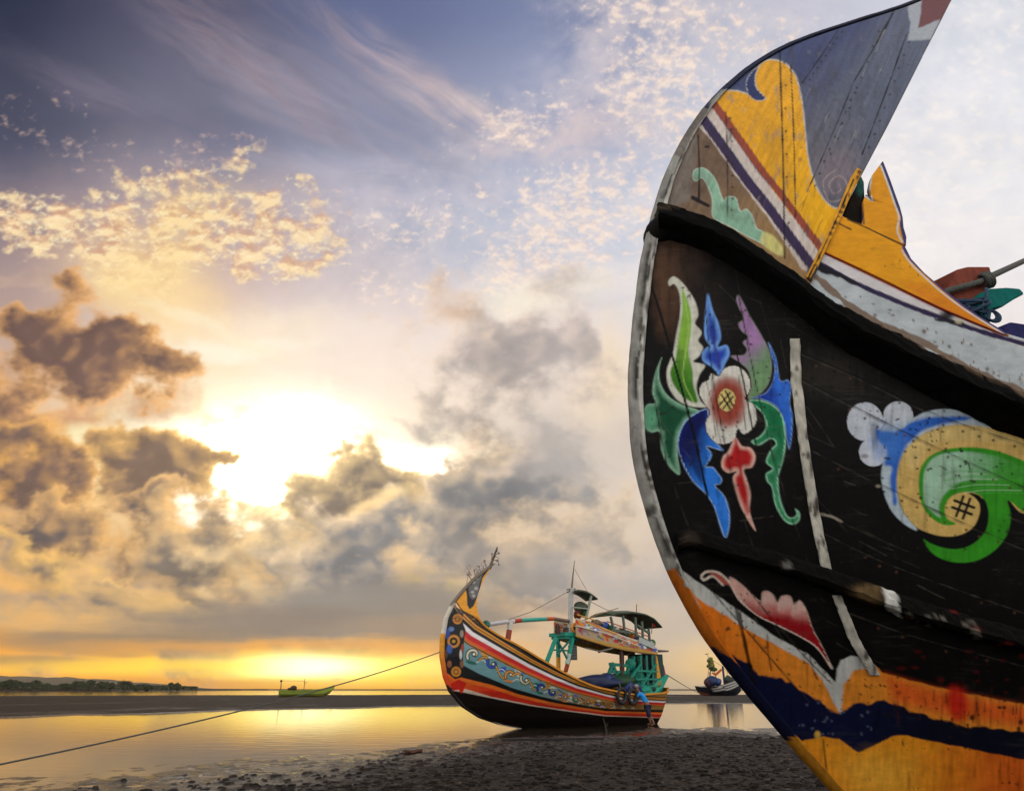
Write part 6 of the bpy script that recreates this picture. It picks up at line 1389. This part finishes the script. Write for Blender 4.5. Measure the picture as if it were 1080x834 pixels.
def dark_boat():
    D = 200; c = at(764, 727, D); z0 = max(0, float(ground_h(np.array([c[0]]), np.array([D]))[0]))
    t = empty('trawler', (c[0], D, z0), math.radians(-64)); tag(t, 'distant dark blue boat with white bow stripes and a yellow green net on its mast, seen between the two painted boats', 'boat')
    t['label'] = 'distant dark boat with white bow stripes and a net hung from its mast'
    # x forward, bow towards the viewer and right
    H = lambda py: (727-py)*D/895.0 + CH - z0
    secs = []; n = 26
    for i in range(n):
        f = i/(n-1); x = -9 + 15*f; w = 2.6*(1-max(0, (f-.45)/.55)**2.2)*(.8+.2*min(1, f*4)); zs = 2.0 + 1.9*max(0, (f-.35)/.65)**2 + .6*max(0, .2-f)*3
        kz = 0 if f < .8 else ((f-.8)/.2)**2*1.2; secs.append((x, max(w, .05), max(w*.7, .03), zs, zs*.4+kz*.5, kz-.05))
    V = []; C = []; F = []; kk = 25
    for x, b1, b2, z1, z2, z3 in secs:
        prof = [(-b1, z1), (-b2, z2), (0, z3), (b2, z2), (b1, z1)]; pp = resample([(p[0], p[1]) for p in prof], kk)
        for y, z in pp:
            V.append((x, y, z)); r = (z-z3)/(z1-z3+1e-6); st = (abs(r-.55) < .045 or abs(r-.75) < .045 or abs(r-.93) < .04) and x > -2
            C.append(srgb(206, 200, 190) if st else (srgb(170, 80, 46) if x < -5 and r < .4 else srgb(26, 28, 40)))
        V.append((x, 0, z1-.1)); C.append(srgb(60, 50, 44))
    k = kk+1; F = [(i*k+j, i*k+(j+1) % k, (i+1)*k+(j+1) % k, (i+1)*k+j) for i in range(n-1) for j in range(k)] + [tuple(range(k))[::-1]]
    raw_mesh('hull', V, F, M_P2, t, False, C)
    B_ = lambda m, nm, sm_=False: m.build(nm, M_P2, t, sm_, True)
    rot = Matrix.Rotation(math.radians(64), 3, 'Z')
    def Q(px, py, dy=0.):       # place by sideways offset and height, on the boat's middle
        w = Vector(((px-764)*D/831.0, dy, H(py))); return rot @ w
    m = MB(); m.col(40, 46, 80); m.tube([Q(764.8, 722), Q(764.6, 702)], .26, 8); B_(m, 'mast')
    m = MB(); m.col(70, 76, 84); m.tube([Q(750, 722), Q(752.5, 694)], .12, 6); m.tube([Q(758, 722), Q(753, 694)], .10, 6); m.bar(Q(747, 689), Q(751, 688.4), .16); m.tube([Q(752, 695), Q(749, 689)], .06, 5); B_(m, 'derrick')
    rnd = random.Random(2); m = MB()
    for i in range(9): m.col(*((110, 104, 40) if i % 2 else (86, 96, 52))); m.blob(Q(751.5+rnd.uniform(-2.2, 3.4)*(.5+i/14), 694.5+i*1.35, rnd.uniform(-.4, .4)), (.6+.09*i, .6, .55), i, 10, 7, .3)
    B_(m, 'hanging_net', True)
    m = MB(); m.col(190, 84, 40); m.bar(Q(756, 711.5), Q(763, 705.5), .5); m.bar(Q(753, 709), Q(757, 712), .4); B_(m, 'orange_boom')
    m = MB(); m.col(30, 44, 80); m.blob(Q(752, 718), (1.6, 1.5, 1.3), 5); m.col(44, 70, 120); m.blob(Q(757.5, 719), (1.1, 1.1, 1.0), 6); m.col(60, 34, 40); m.blob(Q(748, 719.5), (1.0, 1.2, 1.2), 7); B_(m, 'tarpaulin', True)
    m = MB(); m.col(36, 60, 48); m.blob(Q(769, 716), (.7, .9, 1.0), 8); m.col(34, 36, 34); m.blob(Q(771, 718), (1.2, 1.3, 1.1), 9); B_(m, 'net_heap', True)
    m = MB(); m.col(140, 90, 60); m.tube([Q(749, 722), Q(749.6, 708)], .14, 6); B_(m, 'stern_post')
    m = MB(); m.col(120, 110, 96)
    for a_, b2 in (((764.6, 702), (751, 694)), ((764.6, 703), (776, 716)), ((752.5, 694), (746, 718)), ((768, 722), (769, 706))): m.tube([Q(*a_), Q(*b2)], .05, 5)
    B_(m, 'rigging')
dark_boat()
# ============================================================ mooring lines
def rope(name, A, Bq, sag, r, label, n=40):
    A = Vector(A); Bq = Vector(Bq); pts = []
    for i in range(n+1):
        f = i/n; p = A.lerp(Bq, f); p.z -= sag*4*f*(1-f); pts.append(p)
    m = MB(); m.tube(pts, r, 6); o = m.build(name, bpy.data.materials['old_rope'], None); tag(o, label, 'rope', 'mooring ropes')
b_ = at(465, 687, 31.0); e_ = at(-160, 830, 12.3)
rope('mooring_rope', tuple(b_), (e_[0], e_[1], max(.05, float(ground_h(np.array([e_[0]]), np.array([e_[1]]))[0]))), .27, .018, 'long sagging rope from the middle boat bow across the water to the left edge', 70)
s_ = np.array(MBO.world(np.array([13.4]), np.array([.3]), np.array([1.9]))[0]); s_ = at(703, 711, 38.9); e2 = at(748, 731, 190)
rope('mooring_rope', tuple(s_), tuple(e2), .5, .022, 'thin rope from the middle boat stern towards the distant dark boat')
# ============================================================ small things lying on the mud
def on_mud(px, py):
    p = at(px, py, gy(py)); 
    for _ in range(6):
        z = float(ground_h(np.array([p[0]]), np.array([p[1]]))[0]); r = ray(px, py); k = (z-CH)/r[2]; p = np.array([0, 0, CH]) + r*k
    return p
p = on_mud(436, 797); t = empty('dry_leaf', tuple(p)); tag(t, 'curled reddish brown dry leaf lying on the mud', 'leaf')
m = MB(); V = []
for i in range(9):
    f = i/8-.5; w = .13*math.cos(f*3.0); V += [(f*.42, -w, .10+.08*abs(f)*2-.03), (f*.42, 0, .04+.05*f), (f*.42, w, .12+.06*f)]
m.add(V, [(3*i+j, 3*i+j+1, 3*i+j+4, 3*i+j+3) for i in range(8) for j in range(2)])
o = m.build('leaf_blade', mat('dry_leaf', srgb(84, 50, 34), .8), t, True); sd = o.modifiers.new('thick', 'SOLIDIFY'); sd.thickness = .008
m = MB(); m.tube([(-.21, 0, .02), (-.3, .02, .05), (-.36, .05, .12)], .007, 5); m.build('stalk', mat('leaf_stalk', srgb(90, 56, 34), .8), t)
p = on_mud(640, 772); m = MB(); m.tube([(0, 0, -.05), (-.04, 0, .25), (-.12, .02, .5)], [.035, .028, .015], 6); m.tube([(-.02, 0, .18), (.08, 0, .36)], [.018, .008], 5); o = m.build('driftwood_stick', mat('wet_wood', srgb(52, 42, 34), .7)); o.location = tuple(p); tag(o, 'short forked stick standing in the mud in front of the middle boat', 'stick')
p = on_mud(585, 781); m = MB(); m.bar((-1.6, 0, .03), (1.5, .25, .05), .16, .07); m.bar((-2.6, -.5, .02), (-.4, -.2, .04), .10, .05); m.f = m.f; o = MB().bar((-1.6, 0, .03), (1.5, .25, .05), .16, .07).build('driftwood_plank', mat('sodden_plank', srgb(30, 25, 21), .6, bump=.4)); o.location = tuple(p); tag(o, 'dark waterlogged plank lying flat on the mud before the middle boat', 'plank')
# worm casts and mud clods: nobody could count them
def clods():
    rs = np.random.RandomState(11); m = MB(); n = 0
    V = []; F = []
    while n < 5200:
        py = 778 + 62*rs.rand()**1.2; px = rs.uniform(-20, 1000)
        D = gy(py); x = (px-540)/831*D; z = float(ground_h(np.array([x]), np.array([D]))[0]); n += 1
        if z < .035: continue
        s = rs.uniform(.015, .06)*rs.choice([1, 1, 1.5]); b = len(V)
        k6 = [rs.uniform(.7, 1.3) for _ in range(7)]; hh = s*rs.uniform(.25, .55)
        for i in range(7): V.append((x+s*1.2*k6[i]*math.cos(i*.8976), D+s*1.2*k6[i]*math.sin(i*.8976), z-.02))
        for i in range(7): V.append((x+s*.75*k6[i]*math.cos(i*.8976+.2), D+s*.75*k6[i]*math.sin(i*.8976+.2), z+hh*.8*k6[i]))
        V.append((x, D, z+hh*1.15))
        for i in range(7):
            j = (i+1) % 7; F += [(b+i, b+j, b+7+j, b+7+i), (b+7+i, b+7+j, b+14)]
    o = raw_mesh('mud_clods', V, F, bpy.data.materials['tidal_mud'], None); tag(o, 'dark clods and worm casts scattered over the mud flat', 'mud clods', None, 'stuff')
clods()

# ============================================================ evening haze over the water
def build_haze():
    m = bpy.data.materials.new('haze'); m.use_nodes = True; N = m.node_tree.nodes; L = m.node_tree.links; N.remove(N['Principled BSDF'])
    v = N.new('ShaderNodeVolumePrincipled'); v.inputs['Color'].default_value = (1.0, .84, .58, 1); v.inputs['Density'].default_value = HAZE; v.inputs['Anisotropy'].default_value = .3
    L.new(v.outputs[0], N['Material Output'].inputs['Volume'])
    S = 7400; a, b = -2, 165
    V = [(x, y, z) for z in (a, b) for x, y in ((-S, -S), (S, -S), (S, S), (-S, S))]
    o = raw_mesh('haze', V, [(3, 2, 1, 0), (4, 5, 6, 7), (0, 1, 5, 4), (1, 2, 6, 5), (2, 3, 7, 6), (3, 0, 4, 7)], m)
    tag(o, 'thin warm evening haze over the flats and the far shore', 'haze', None, 'stuff')
HAZE = 3.5e-5
build_haze()
